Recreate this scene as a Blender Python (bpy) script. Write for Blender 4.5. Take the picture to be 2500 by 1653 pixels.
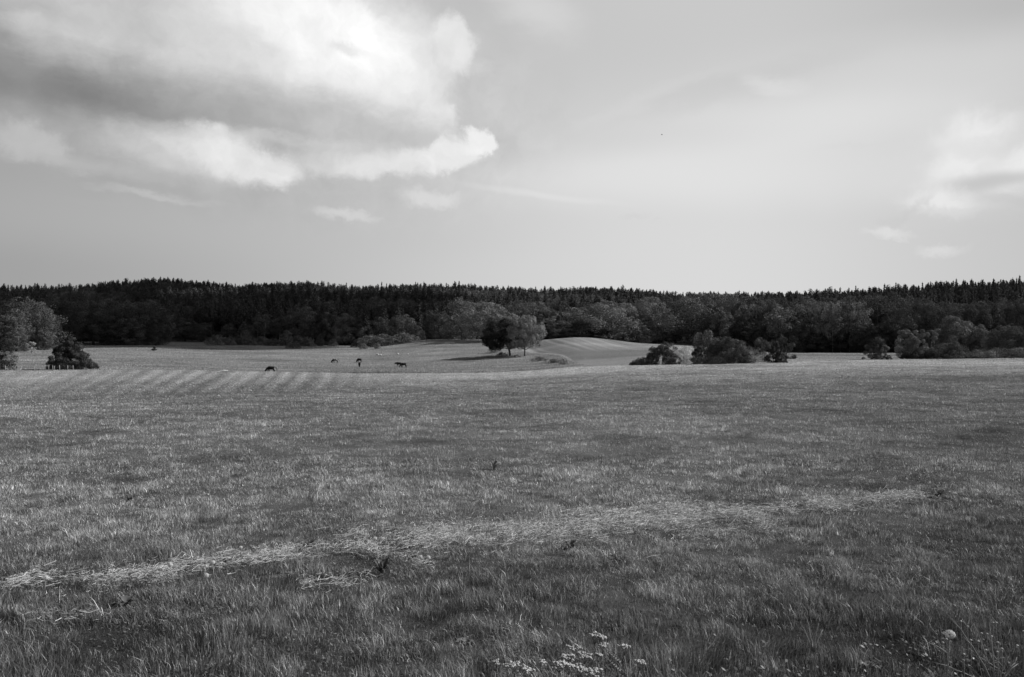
import bpy, math, random, os
import numpy as np
from mathutils import Vector, Matrix

# ------------------------------------------------------------------ set-up
for o in list(bpy.data.objects):
    bpy.data.objects.remove(o, do_unlink=True)
scene = bpy.context.scene
col = scene.collection
random.seed(7)
rng = np.random.default_rng(11)

F = 1944.0          # focal length in photo pixels (photo 2500 wide)
HZ = 826.5          # horizon row
CX = 1250.0
EYE = 1.6

# ------------------------------------------------------------------ camera
cam_d = bpy.data.cameras.new("camera")
cam = bpy.data.objects.new("camera", cam_d)
col.objects.link(cam)
scene.camera = cam
cam.location = (0, 0, EYE)
cam.rotation_euler = (math.radians(90), 0, 0)
cam_d.sensor_width = 36.0
cam_d.lens = 36.0 * F / 2500.0
cam_d.clip_start = 0.1
cam_d.clip_end = 9000
cam_d.dof.use_dof = True
cam_d.dof.focus_distance = 45.0
cam_d.dof.aperture_fstop = 11.0
scene.render.resolution_x = 1024
scene.render.resolution_y = 677
scene.view_settings.view_transform = 'Standard'
scene.view_settings.look = 'None'
EXPO = 0.45
scene.view_settings.exposure = EXPO
scene.view_settings.gamma = 1.0

# ------------------------------------------------------------------ sun + sky
SUN_EL = math.radians(35)
SUN_AZ = math.radians(76)      # clockwise from the view direction (+Y)
sdir = Vector((math.sin(SUN_AZ) * math.cos(SUN_EL), math.cos(SUN_AZ) * math.cos(SUN_EL), math.sin(SUN_EL)))
sun_d = bpy.data.lights.new("sun", 'SUN')
sun_d.energy = 5.0
sun_d.angle = math.radians(0.53)
sun_d.color = (1, 1, 1)        # black-and-white photograph
sun = bpy.data.objects.new("sun", sun_d)
col.objects.link(sun)
sun.rotation_euler = (-sdir).to_track_quat('-Z', 'Y').to_euler()

world = bpy.data.worlds.new("World")
scene.world = world
world.use_nodes = True
world.cycles.sampling_method = 'MANUAL'
world.cycles.sample_map_resolution = 256
wn = world.node_tree
wn.nodes.clear()


def N(tree, typ, **kw):
    n = tree.nodes.new(typ)
    for k, v in kw.items():
        setattr(n, k, v)
    return n


def L(tree, a, b):
    tree.links.new(a, b)


def srgb(v):
    v = v / 255.0
    return (v / 12.92 if v <= 0.04045 else ((v + 0.055) / 1.055) ** 2.4) * 2 ** -EXPO


sky = N(wn, 'ShaderNodeTexSky', sky_type='NISHITA', sun_disc=False)
sky.sun_elevation = SUN_EL
sky.sun_rotation = SUN_AZ
sky.altitude = 0
sky.air_density = 1.0
sky.dust_density = 1.5
sep = N(wn, 'ShaderNodeSeparateColor')
L(wn, sky.outputs['Color'], sep.inputs[0])


def M(op, a, b=None, c=None, tree=wn, clamp=False):
    n = N(tree, 'ShaderNodeMath', operation=op)
    n.use_clamp = clamp
    for i, v in enumerate((a, b, c)):
        if v is None:
            continue
        if isinstance(v, (int, float)):
            n.inputs[i].default_value = v
        else:
            L(tree, v, n.inputs[i])
    return n.outputs[0]


# red-filtered black and white sky (mostly red, some green)
skyv = M('MULTIPLY', M('ADD', M('MULTIPLY', sep.outputs[0], 0.75), M('MULTIPLY', sep.outputs[1], 0.25)), 0.10)
tc = N(wn, 'ShaderNodeTexCoord')
sx = N(wn, 'ShaderNodeSeparateXYZ')
L(wn, tc.outputs['Generated'], sx.inputs[0])
az = M('MULTIPLY', M('ARCTAN2', sx.outputs[0], sx.outputs[1]), 57.29578)
el = M('MULTIPLY', M('ARCSINE', sx.outputs[2]), 57.29578)
pc = N(wn, 'ShaderNodeCombineXYZ')
L(wn, az, pc.inputs[0])
L(wn, el, pc.inputs[1])
P0 = pc.outputs[0]


def warp(P, scale, detail, rough, amp, yamp=1.0, seed=0.0, pre=(1, 1)):
    mp = N(wn, 'ShaderNodeMapping')
    mp.inputs['Location'].default_value = (seed, seed * 1.7, seed)
    mp.inputs['Scale'].default_value = (pre[0], pre[1], 1)
    L(wn, P, mp.inputs[0])
    no = N(wn, 'ShaderNodeTexNoise', noise_dimensions='3D')
    no.inputs['Scale'].default_value = scale
    no.inputs['Detail'].default_value = detail
    no.inputs['Roughness'].default_value = rough
    L(wn, mp.outputs[0], no.inputs['Vector'])
    s = N(wn, 'ShaderNodeVectorMath', operation='SUBTRACT')
    L(wn, no.outputs['Color'], s.inputs[0])
    s.inputs[1].default_value = (0.5, 0.5, 0.5)
    m = N(wn, 'ShaderNodeVectorMath', operation='MULTIPLY')
    L(wn, s.outputs[0], m.inputs[0])
    m.inputs[1].default_value = (amp, amp * yamp, 0)
    a = N(wn, 'ShaderNodeVectorMath', operation='ADD')
    L(wn, P, a.inputs[0])
    L(wn, m.outputs[0], a.inputs[1])
    return a.outputs[0]


W = {
    'soft': warp(P0, 0.10, 3, 0.5, 3.0, 0.5, 3.0),
    'crisp': warp(warp(P0, 0.20, 3, 0.5, 2.6, 0.8, 9.0), 0.8, 8, 0.62, 1.8, 1.0, 21.0),
    'wisp': warp(P0, 0.34, 8, 0.66, 4.0, 0.7, 40.0, (0.6, 1.3)),
}


def deg(px, v):
    a = math.atan((px - CX) / F)
    return math.degrees(a), math.degrees(math.atan((HZ - v) / F * math.cos(a)))


# base of the sky in the part the camera faces: a thin veil of high cloud over the clear sky
veil_a = N(wn, 'ShaderNodeMapRange', interpolation_type='SMOOTHSTEP')   # brightness along azimuth
L(wn, az, veil_a.inputs['Value'])
veil_a.inputs['From Min'].default_value = -40
veil_a.inputs['From Max'].default_value = 14
veil_a.inputs['To Min'].default_value = srgb(157)
veil_a.inputs['To Max'].default_value = srgb(217)
veil_b = N(wn, 'ShaderNodeMapRange', interpolation_type='SMOOTHSTEP')
L(wn, az, veil_b.inputs['Value'])
veil_b.inputs['From Min'].default_value = 14
veil_b.inputs['From Max'].default_value = 40
veil_b.inputs['To Min'].default_value = 1.0
veil_b.inputs['To Max'].default_value = 0.76
veil_e = N(wn, 'ShaderNodeMapRange', interpolation_type='SMOOTHSTEP')
L(wn, el, veil_e.inputs['Value'])
veil_e.inputs['From Min'].default_value = 7
veil_e.inputs['From Max'].default_value = 24
veil_e.inputs['To Min'].default_value = 1.0
veil_e.inputs['To Max'].default_value = 0.86
veil = M('MULTIPLY', M('MULTIPLY', veil_a.outputs[0], veil_b.outputs[0]), veil_e.outputs[0])
# how far the veil reaches round and up
mx = N(wn, 'ShaderNodeMapRange', interpolation_type='SMOOTHSTEP')
L(wn, M('ABSOLUTE', az), mx.inputs['Value'])
mx.inputs['From Min'].default_value = 40
mx.inputs['From Max'].default_value = 75
mx.inputs['To Min'].default_value = 1
mx.inputs['To Max'].default_value = 0
my = N(wn, 'ShaderNodeMapRange', interpolation_type='SMOOTHSTEP')
L(wn, el, my.inputs['Value'])
my.inputs['From Min'].default_value = 26
my.inputs['From Max'].default_value = 45
my.inputs['To Min'].default_value = 1
my.inputs['To Max'].default_value = 0
vm = N(wn, 'ShaderNodeMix', data_type='FLOAT')
L(wn, M('MULTIPLY', M('MULTIPLY', mx.outputs[0], my.outputs[0]), 0.97), vm.inputs[0])
L(wn, skyv, vm.inputs[2])
L(wn, veil, vm.inputs[3])
cur = vm.outputs[0]


def stroke(px, v, rx, ry, rot, val, alpha=1.0, soft=0.6, w='soft'):
    """one bank of cloud: centre and size as seen from the field, in degrees of azimuth/elevation"""
    global cur
    a, e = deg(px, v)
    k = 57.2958 / F
    mp = N(wn, 'ShaderNodeMapping', vector_type='TEXTURE')
    mp.inputs['Location'].default_value = (a, e, 0)
    mp.inputs['Rotation'].default_value = (0, 0, math.radians(-rot))
    mp.inputs['Scale'].default_value = (rx * k, ry * k, 1)
    L(wn, W[w], mp.inputs[0])
    ln = N(wn, 'ShaderNodeVectorMath', operation='LENGTH')
    L(wn, mp.outputs[0], ln.inputs[0])
    mr = N(wn, 'ShaderNodeMapRange', interpolation_type='SMOOTHSTEP')
    L(wn, ln.outputs['Value'], mr.inputs['Value'])
    mr.inputs['From Min'].default_value = 1 + soft
    mr.inputs['From Max'].default_value = max(0.0, 1 - soft)
    mr.inputs['To Min'].default_value = 0
    mr.inputs['To Max'].default_value = alpha
    mi = N(wn, 'ShaderNodeMix', data_type='FLOAT')
    L(wn, mr.outputs[0], mi.inputs[0])
    L(wn, cur, mi.inputs[2])
    mi.inputs[3].default_value = srgb(val)
    cur = mi.outputs[0]


S = stroke
# bright veil bands on the right
S(1950, 310, 420, 75, -3, 227, 0.75, 0.9, 'soft')
S(1700, 440, 430, 60, 3, 227, 0.75, 0.9, 'soft')
S(2300, 140, 300, 50, 4, 218, 0.5, 0.9, 'soft')
S(1820, 200, 300, 26, -10, 198, 0.45, 0.95, 'wisp')
S(1500, 335, 280, 36, 0, 205, 0.4, 0.95, 'soft')
S(1500, 120, 300, 70, -6, 197, 0.45, 0.95, 'soft')
S(1310, 25, 90, 45, 20, 216, 0.7, 0.9, 'wisp')
S(1550, 255, 160, 14, -18, 214, 0.45, 0.9, 'wisp')
S(1890, 205, 50, 18, 20, 226, 0.5, 0.9, 'wisp')
S(1330, 474, 150, 7, 9, 226, 0.55, 0.8, 'soft')
# low left greys
S(60, 420, 330, 110, 0, 174, 0.5, 0.95, 'soft')
S(600, 560, 500, 60, 0, 190, 0.35, 0.95, 'soft')
# the great cloud: pale body
S(480, 70, 640, 220, 6, 206, 1.0, 0.36, 'soft')
S(900, 200, 200, 180, 24, 226, 1.0, 0.24, 'crisp')
S(1000, 290, 90, 90, 0, 228, 1.0, 0.3, 'crisp')
S(180, 90, 420, 130, 2, 196, 0.9, 0.6, 'wisp')
S(20, 50, 100, 80, 0, 176, 0.8, 0.8, 'wisp')
S(130, 105, 110, 40, 8, 208, 0.8, 0.6, 'crisp')
S(330, 14, 220, 45, 0, 190, 0.8, 0.8, 'wisp')
S(440, 85, 200, 40, 8, 200, 0.7, 0.8, 'wisp')
S(740, 90, 240, 120, 10, 236, 0.95, 0.6, 'crisp')
S(460, 165, 170, 26, 6, 218, 0.7, 0.8, 'crisp')
S(820, 105, 170, 80, 16, 250, 0.98, 0.5, 'crisp')
S(680, 30, 80, 40, 10, 246, 0.85, 0.5, 'crisp')
S(890, 95, 95, 62, 36, 252, 0.98, 0.35, 'crisp')
S(860, 124, 40, 13, 14, 228, 0.8, 0.7, 'crisp')
S(560, 105, 130, 34, 10, 214, 0.7, 0.8, 'wisp')
S(1105, 108, 62, 50, 40, 230, 0.95, 0.3, 'crisp')
S(1120, 150, 40, 40, 0, 228, 0.9, 0.4, 'crisp')
S(1180, 165, 30, 16, 20, 214, 0.5, 0.8, 'wisp')
S(1085, 300, 42, 34, 10, 228, 0.95, 0.3, 'crisp')
# grey underside, deepest at the left
S(700, 262, 420, 46, 7, 198, 0.75, 0.9, 'wisp')
S(560, 262, 460, 52, 7, 176, 0.85, 0.9, 'wisp')
S(880, 320, 240, 22, 4, 196, 0.7, 0.9, 'wisp')
S(200, 222, 330, 60, 7, 152, 0.97, 0.85, 'wisp')
S(60, 212, 200, 44, 8, 126, 0.9, 0.9, 'wisp')
S(10, 130, 90, 40, 50, 146, 0.7, 0.9, 'wisp')
# below the underside
S(230, 345, 330, 52, 4, 172, 0.8, 0.8, 'soft')
S(60, 340, 70, 36, 14, 190, 0.9, 0.4, 'crisp')
S(125, 362, 36, 34, 0, 190, 0.85, 0.35, 'crisp')
S(200, 405, 130, 10, 3, 184, 0.6, 0.9, 'wisp')
S(450, 385, 150, 40, 8, 206, 0.85, 0.7, 'wisp')
S(510, 362, 100, 36, 12, 224, 0.9, 0.65, 'crisp')
S(585, 390, 115, 46, 12, 231, 0.9, 0.6, 'crisp')
S(655, 415, 66, 42, 8, 230, 0.95, 0.4, 'crisp')
S(450, 446, 190, 15, 6, 182, 0.75, 0.9, 'soft')
S(370, 475, 100, 8, 5, 196, 0.6, 0.9, 'wisp')
S(270, 508, 60, 7, 0, 176, 0.5, 0.9, 'wisp')
S(800, 395, 110, 32, 0, 210, 0.75, 0.6, 'crisp')
S(780, 352, 260, 14, 3, 204, 0.7, 0.9, 'wisp')
S(1000, 392, 170, 28, -7, 228, 0.9, 0.6, 'crisp')
S(1100, 372, 80, 34, -20, 236, 0.95, 0.4, 'crisp')
S(1168, 350, 36, 34, 0, 239, 1.0, 0.25, 'crisp')
S(1050, 482, 60, 16, 2, 220, 0.85, 0.7, 'crisp')
S(845, 530, 65, 13, 6, 212, 0.8, 0.7, 'crisp')
# billows: finer light and shade inside the clouds only
bm = cur
bn = N(wn, 'ShaderNodeTexNoise')
bn.inputs['Scale'].default_value = 0.42
bn.inputs['Detail'].default_value = 7
bn.inputs['Roughness'].default_value = 0.58
L(wn, W['crisp'], bn.inputs['Vector'])
bd = N(wn, 'ShaderNodeVectorMath', operation='LENGTH')
bp = N(wn, 'ShaderNodeMapping', vector_type='TEXTURE')
bp.inputs['Location'].default_value = (*deg(560, 180), 0)
bp.inputs['Rotation'].default_value = (0, 0, math.radians(-8))
bp.inputs['Scale'].default_value = (23, 9, 1)
L(wn, W['soft'], bp.inputs[0])
L(wn, bp.outputs[0], bd.inputs[0])
bk = N(wn, 'ShaderNodeMapRange', interpolation_type='SMOOTHSTEP')
L(wn, bd.outputs['Value'], bk.inputs['Value'])
bk.inputs['From Min'].default_value = 1.25
bk.inputs['From Max'].default_value = 0.6
bk.inputs['To Max'].default_value = 0.40
cur = M('MULTIPLY', cur, M('ADD', 1.0, M('MULTIPLY', bk.outputs[0], M('SUBTRACT', bn.outputs['Fac'], 0.52))))
# small clouds low on the right
S(2360, 385, 130, 90, 0, 224, 0.6, 0.9, 'wisp')
S(2385, 320, 60, 30, 0, 236, 0.9, 0.8, 'crisp')
S(2330, 345, 50, 22, 0, 228, 0.6, 0.8, 'crisp')
S(2345, 400, 60, 30, -16, 236, 0.9, 0.8, 'crisp')
S(2490, 395, 46, 34, -30, 236, 0.9, 0.7, 'crisp')
S(2440, 345, 70, 18, 4, 214, 0.5, 0.9, 'crisp')
S(2420, 445, 130, 14, -4, 198, 0.9, 0.85, 'soft')
S(2300, 488, 58, 26, 8, 234, 0.9, 0.8, 'crisp')
S(2215, 524, 48, 11, -38, 204, 0.8, 0.8, 'crisp')
S(2330, 512, 80, 8, 0, 212, 0.5, 0.9, 'crisp')
S(2180, 574, 34, 9, 0, 226, 0.7, 0.8, 'crisp')
S(2300, 610, 34, 11, 6, 222, 0.7, 0.8, 'crisp')
S(1548, 532, 22, 6, 0, 210, 0.6, 0.8, 'crisp')
S(1605, 542, 14, 4, 0, 212, 0.6, 0.8, 'crisp')
S(2090, 350, 60, 8, -6, 214, 0.4, 0.9, 'crisp')
bg = N(wn, 'ShaderNodeBackground')
cc = N(wn, 'ShaderNodeCombineColor')
for i in range(3):
    L(wn, cur, cc.inputs[i])
L(wn, cc.outputs[0], bg.inputs['Color'])
bg.inputs['Strength'].default_value = 1.0      # the sky texture itself enters at 0.10 above
wo = N(wn, 'ShaderNodeOutputWorld')
L(wn, bg.outputs[0], wo.inputs['Surface'])

# ------------------------------------------------------------------ helpers


def tag(o, label=None, cat=None, group=None, kind=None):
    if label: o['label'] = label
    if cat: o['category'] = cat
    if group: o['group'] = group
    if kind: o['kind'] = kind
    return o


def empty(name, loc, rz=0.0):
    o = bpy.data.objects.new(name, None)
    o.empty_display_size = 0.3
    col.objects.link(o)
    o.location = loc
    o.rotation_euler = (0, 0, rz)
    return o


def link(name, mesh, parent=None, loc=None, rz=None, scale=None):
    o = bpy.data.objects.new(name, mesh)
    col.objects.link(o)
    if parent is not None: o.parent = parent
    if loc is not None: o.location = loc
    if rz is not None: o.rotation_euler = (0, 0, rz)
    if scale is not None: o.scale = scale
    return o


def mesh_np(name, V, loops, counts, mat, tint=None, smooth=False):
    """mesh from numpy: V (n,3), loops flat vertex indices, counts per-face loop totals"""
    me = bpy.data.meshes.new(name)
    V = np.ascontiguousarray(V, dtype=np.float32)
    loops = np.ascontiguousarray(loops, dtype=np.int32)
    counts = np.ascontiguousarray(counts, dtype=np.int32)
    me.vertices.add(len(V)); me.vertices.foreach_set('co', V.ravel())
    me.loops.add(len(loops)); me.loops.foreach_set('vertex_index', loops)
    me.polygons.add(len(counts))
    st = np.zeros(len(counts), dtype=np.int32); st[1:] = np.cumsum(counts)[:-1]
    me.polygons.foreach_set('loop_start', st)
    me.polygons.foreach_set('loop_total', counts)
    me.update(calc_edges=True)
    if tint is not None:
        a = me.attributes.new('tint', 'FLOAT', 'FACE')
        a.data.foreach_set('value', np.ascontiguousarray(tint, dtype=np.float32))
    if smooth:
        me.polygons.foreach_set('use_smooth', np.ones(len(counts), dtype=bool))
    if mat: me.materials.append(mat)
    return me


class MB:
    """collects tubes, blobs and quads into one mesh"""
    def __init__(s):
        s.V = []; s.L = []; s.C = []; s.T = []; s.n = 0

    def add(s, V, faces, tint=1.0):
        V = np.asarray(V, float)
        for f in faces:
            s.L.extend([i + s.n for i in f]); s.C.append(len(f)); s.T.append(tint)
        s.V.append(V); s.n += len(V)

    def tube(s, pts, rad, seg=6, tint=1.0, cap=True):
        pts = [Vector(p) for p in pts]
        V = []; Fc = []
        up = Vector((0.13, 0.97, 0.2))
        for i, p in enumerate(pts):
            d = (pts[min(i + 1, len(pts) - 1)] - pts[max(i - 1, 0)]).normalized()
            a = d.cross(up)
            if a.length < 1e-4: a = d.cross(Vector((1, 0, 0)))
            a.normalize(); b = d.cross(a).normalized()
            r = rad[i] if hasattr(rad, '__len__') else rad
            for k in range(seg):
                t = 2 * math.pi * k / seg
                V.append(p + a * (math.cos(t) * r) + b * (math.sin(t) * r))
        for i in range(len(pts) - 1):
            for k in range(seg):
                k2 = (k + 1) % seg
                Fc.append((i * seg + k, i * seg + k2, (i + 1) * seg + k2, (i + 1) * seg + k))
        if cap:
            Fc.append(tuple(range(seg - 1, -1, -1)))
            Fc.append(tuple((len(pts) - 1) * seg + k for k in range(seg)))
        s.add([tuple(v) for v in V], Fc, tint)

    def blob(s, c, r, rings=4, seg=7, tint=1.0, jit=0.0):
        c = np.array(c, float); r = np.array(r if hasattr(r, '__len__') else (r, r, r), float)
        V = [c + r * np.array((0, 0, 1))]
        for i in range(1, rings):
            th = math.pi * i / rings
            for k in range(seg):
                ph = 2 * math.pi * k / seg
                q = 1 + random.uniform(-jit, jit)
                V.append(c + r * q * np.array((math.sin(th) * math.cos(ph), math.sin(th) * math.sin(ph), math.cos(th))))
        V.append(c - r * np.array((0, 0, 1)))
        Fc = [(0, 1 + k, 1 + (k + 1) % seg) for k in range(seg)]
        for i in range(rings - 2):
            for k in range(seg):
                k2 = (k + 1) % seg
                Fc.append((1 + i * seg + k, 1 + (i + 1) * seg + k, 1 + (i + 1) * seg + k2, 1 + i * seg + k2))
        last = len(V) - 1; b = 1 + (rings - 2) * seg
        Fc += [(last, b + (k + 1) % seg, b + k) for k in range(seg)]
        s.add(V, Fc, tint)

    def mesh(s, name, mat, smooth=False):
        return mesh_np(name, np.concatenate(s.V), s.L, s.C, mat, s.T, smooth)


def hash2(ix, iy, seed):
    h = (ix.astype(np.int64) * 374761393 + iy.astype(np.int64) * 668265263 + seed * 974634777) & 0xFFFFFFFF
    h = ((h ^ (h >> 13)) * 1274126177) & 0xFFFFFFFF
    return ((h ^ (h >> 16)) & 0xFFFF) / 65535.0


def vnoise(x, y, scale, seed=0, octaves=1):
    out = np.zeros_like(x, dtype=float); amp = 1.0; tot = 0
    for o in range(octaves):
        X = x / scale; Y = y / scale
        ix = np.floor(X); iy = np.floor(Y); fx = X - ix; fy = Y - iy
        fx = fx * fx * (3 - 2 * fx); fy = fy * fy * (3 - 2 * fy)
        a = hash2(ix, iy, seed + o); b = hash2(ix + 1, iy, seed + o)
        c = hash2(ix, iy + 1, seed + o); d = hash2(ix + 1, iy + 1, seed + o)
        out += amp * ((a * (1 - fx) + b * fx) * (1 - fy) + (c * (1 - fx) + d * fx) * fy)
        tot += amp; amp *= 0.55; scale = scale / 2.1
    return out / tot


def sstep(a, b, x):
    t = np.clip((x - a) / (b - a), 0, 1)
    return t * t * (3 - 2 * t)


# ------------------------------------------------------------------ terrain shape
# for each direction (column of the photo) the lie of the land: (distance, row where that ground is seen)
COLS = {
    0:    [(40, 965), (80, 931), (130, 912), (160, 906), (200, 890), (250, 866), (300, 850), (350, 838), (380, 836)],
    300:  [(40, 960), (80, 928), (130, 910), (165, 903), (200, 890), (260, 865), (330, 848), (380, 838), (400, 836)],
    130:  [(40, 962), (80, 930), (130, 911), (160, 905), (200, 890), (255, 866), (325, 850), (380, 838), (425, 830)],
    450:  [(40, 957), (80, 927), (125, 910), (155, 904.5), (190, 897), (240, 878), (300, 858), (360, 844), (430, 828)],
    600:  [(40, 955), (80, 926), (120, 911), (150, 905), (180, 911), (212, 896), (240, 884), (290, 864), (350, 846), (400, 838)],
    750:  [(40, 955), (80, 926), (120, 913), (150, 909), (180, 913), (208, 901), (240, 888), (290, 866), (350, 848), (400, 841)],
    900:  [(40, 955), (80, 927), (120, 915), (150, 912), (172, 911), (205, 903), (236, 896), (265, 887), (298, 868), (335, 850), (380, 845)],
    1050: [(40, 954), (80, 926), (120, 914.5), (150, 912), (172, 911), (205, 902), (240, 891), (272, 878), (300, 858), (325, 840), (345, 830), (365, 828), (400, 830)],
    1200: [(40, 953), (80, 925), (120, 913), (150, 911), (170, 909.5), (205, 895), (240, 881), (272, 870), (300, 852), (335, 832), (365, 829), (395, 832)],
    1300: [(40, 951), (80, 922), (120, 908), (150, 905), (180, 903), (215, 889), (240, 879), (262, 869), (280, 860), (310, 848), (345, 832), (375, 831)],
    1400: [(40, 948), (80, 917), (120, 901), (145, 896), (172, 896), (200, 884), (240, 860), (280, 838), (310, 825), (330, 821.5), (350, 823), (365, 826)],
    1470: [(40, 946), (80, 914), (110, 899), (135, 893), (165, 893), (200, 880), (240, 860), (280, 840), (312, 829), (335, 825.5), (355, 827), (370, 831)],
    1560: [(40, 943), (80, 909), (108, 895), (130, 891), (160, 887), (200, 872), (250, 853), (290, 843), (320, 838), (350, 840), (385, 838)],
    1700: [(40, 940), (80, 903), (105, 891), (120, 889), (150, 884), (200, 868), (250, 853), (300, 846), (350, 844), (375, 838)],
    1820: [(40, 938), (80, 901), (105, 889), (125, 885), (170, 875), (220, 866), (280, 861), (335, 858)],
    1950: [(40, 936), (80, 899), (105, 887), (130, 880), (170, 873), (220, 867), (280, 863), (312, 862)],
    2200: [(40, 934), (80, 896), (105, 885), (130, 878), (170, 874), (220, 868), (280, 864), (302, 862)],
    2500: [(40, 932), (80, 892), (105, 880), (130, 875), (170, 871), (220, 865), (300, 860)],
}
NEAR = [(0, 0.0), (4, -0.02), (10, -0.17), (20, -0.42)]
SKYL = [(0, 703), (130, 700), (230, 693), (330, 687), (390, 681), (440, 688), (490, 692), (570, 697), (620, 694), (760, 692), (830, 700),
        (864, 706), (900, 702), (1020, 697), (1070, 696), (1150, 700), (1240, 702), (1350, 711), (1450, 705), (1515, 707), (1560, 711),
        (1650, 718), (1705, 715), (1830, 720), (1960, 714), (2070, 713), (2150, 708), (2190, 703), (2250, 703), (2320, 695), (2400, 693), (2500, 690)]
RIDGE = [(0, 590), (1200, 610), (1700, 580), (2100, 520), (2500, 510)]
TREE_TOP = 19.3
PXG = np.arange(-1600, 4101, 25.0)
DSTEP = 2.5
DG = np.arange(0, 1001, DSTEP)
ck = sorted(COLS)
CZ = np.zeros((len(ck), len(DG)))
D0 = []
for i, c in enumerate(ck):
    dd = [a for a, b in NEAR]; zz = [b for a, b in NEAR]
    for d, v in COLS[c]:
        dd.append(d); zz.append(EYE - (v - HZ) / F * d)
    d0 = dd[-1]; z0 = zz[-1]; D0.append(d0)
    dr = np.interp(c, *zip(*RIDGE)); vs = np.interp(c, *zip(*SKYL))
    zr = EYE + (HZ - vs) / F * dr - TREE_TOP
    dd += [d0 + 20, dr - 0.5 * (dr - d0 - 20), dr - 30, dr + 15, dr + 80, 1001]
    zz += [z0 + 0.4, z0 + 0.62 * (zr - z0), zr - 0.6, zr, zr - 6, zr - 45]
    CZ[i] = np.interp(DG, dd, zz)
# skyline follows its own finer outline
H = np.zeros((len(PXG), len(DG)))
pxc = np.clip(PXG, 0, 2500)
for j in range(len(DG)):
    H[:, j] = np.interp(pxc, ck, CZ[:, j])
sk_f = np.interp(pxc, *zip(*SKYL)); sk_c = np.interp(pxc, ck, np.interp(ck, *zip(*SKYL)))
dr_f = np.interp(pxc, *zip(*RIDGE)); d0_f = np.interp(pxc, ck, D0)
for i in range(len(PXG)):
    wgt = sstep(d0_f[i] + 60, dr_f[i] - 20, DG)
    H[i] += wgt * (sk_c[i] - sk_f[i]) / F * dr_f[i]


def gsm(A, sig, axis):
    n = int(sig * 3) + 1
    k = np.exp(-0.5 * (np.arange(-n, n + 1) / sig) ** 2); k /= k.sum()
    A = np.moveaxis(A, axis, 0)
    pad = np.concatenate([np.repeat(A[:1], n, 0), A, np.repeat(A[-1:], n, 0)])
    out = sum(k[i] * pad[i:i + len(A)] for i in range(2 * n + 1))
    return np.moveaxis(out, 0, axis)


near_keep = sstep(6, 25, DG)[None, :]
Hs = gsm(H, 2.2, 1)
H = H * (1 - near_keep) + Hs * near_keep
H = gsm(H, 1.0, 0)


def px_d(x, y):
    x = np.asarray(x, float); y = np.asarray(y, float)
    r = np.hypot(x, y); a = np.arctan2(x, y)
    ac = np.clip(a, -0.96, 0.96)
    return CX + F * np.tan(ac), r * np.cos(ac)


def height(x, y):
    px, D = px_d(x, y)
    u = np.clip((px - PXG[0]) / 25.0, 0, len(PXG) - 1.001); w = np.clip(D / DSTEP, 0, len(DG) - 1.001)
    i = u.astype(int); j = w.astype(int); fu = u - i; fw = w - j
    z = (H[i, j] * (1 - fu) + H[i + 1, j] * fu) * (1 - fw) + (H[i, j + 1] * (1 - fu) + H[i + 1, j + 1] * fu) * fw
    x = np.asarray(x, float); y = np.asarray(y, float)
    m = sstep(1.5, 8, D) * (1 - sstep(150, 260, D))
    z = z + m * (0.10 * (vnoise(x, y, 2.6, 5) - 0.5) + 0.05 * (vnoise(x, y, 0.8, 9) - 0.5))
    return z


def hgt(x, y):
    return float(height(np.array([x]), np.array([y]))[0])


def at(px, D, sink=0.0):
    x = (px - CX) / F * D
    return Vector((x, D, hgt(x, D) - sink))


def ray(px, v, up=0.0, dmin=2.5, dmax=300):
    """nearest ground point seen at photo position (px, v), for something `up` metres above the ground"""
    ds = np.concatenate([np.arange(dmin, 20, 0.03), np.arange(20, dmax, 0.4)])
    xs = (px - CX) / F * ds
    vv = HZ + F * (EYE - (height(xs, ds) + up)) / ds
    k = np.argmax(vv <= v)
    return Vector((xs[k], ds[k], hgt(xs[k], ds[k])))


def d_at(px, v, d0=190):
    """distance beyond d0 at which the ground is seen at row v"""
    ds = np.arange(d0, 340, 0.5); xs = (px - CX) / F * ds
    vv = HZ + F * (EYE - height(xs, ds)) / ds
    return float(ds[np.argmax(vv <= v)])


def forest_edge(px):
    return np.interp(px, ck, D0)


# near meadow / mown strip boundary, expressed as a distance for each direction
MB_V = [(-400, 978), (0, 975), (150, 968), (300, 962), (500, 958), (700, 957), (830, 951), (900, 944), (1000, 936), (1150, 926), (1250, 922), (1400, 914), (1550, 903), (1700, 894), (1800, 889.5)]
mb_px = np.arange(-300, 1801, 50)
mb_D = []
for p in mb_px:
    mb_D.append(ray(p, float(np.interp(p, *zip(*MB_V))), 0, 20, 200)[1])
mb_D = np.array(mb_D)
CREST = [(-300, 150), (300, 158), (600, 160), (900, 158), (1200, 158), (1400, 148), (1560, 125), (1800, 118), (2500, 125)]
cr_px = [a for a, b in CREST]; cr_D = [b for a, b in CREST]


def stripes(u, seed):
    k = np.floor(u)
    f = u - k
    a = hash2(k, k * 0, seed); b = hash2(k + 1, k * 0, seed)
    t = sstep(0.35, 0.65, f)
    return a * (1 - t) + b * t


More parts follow.
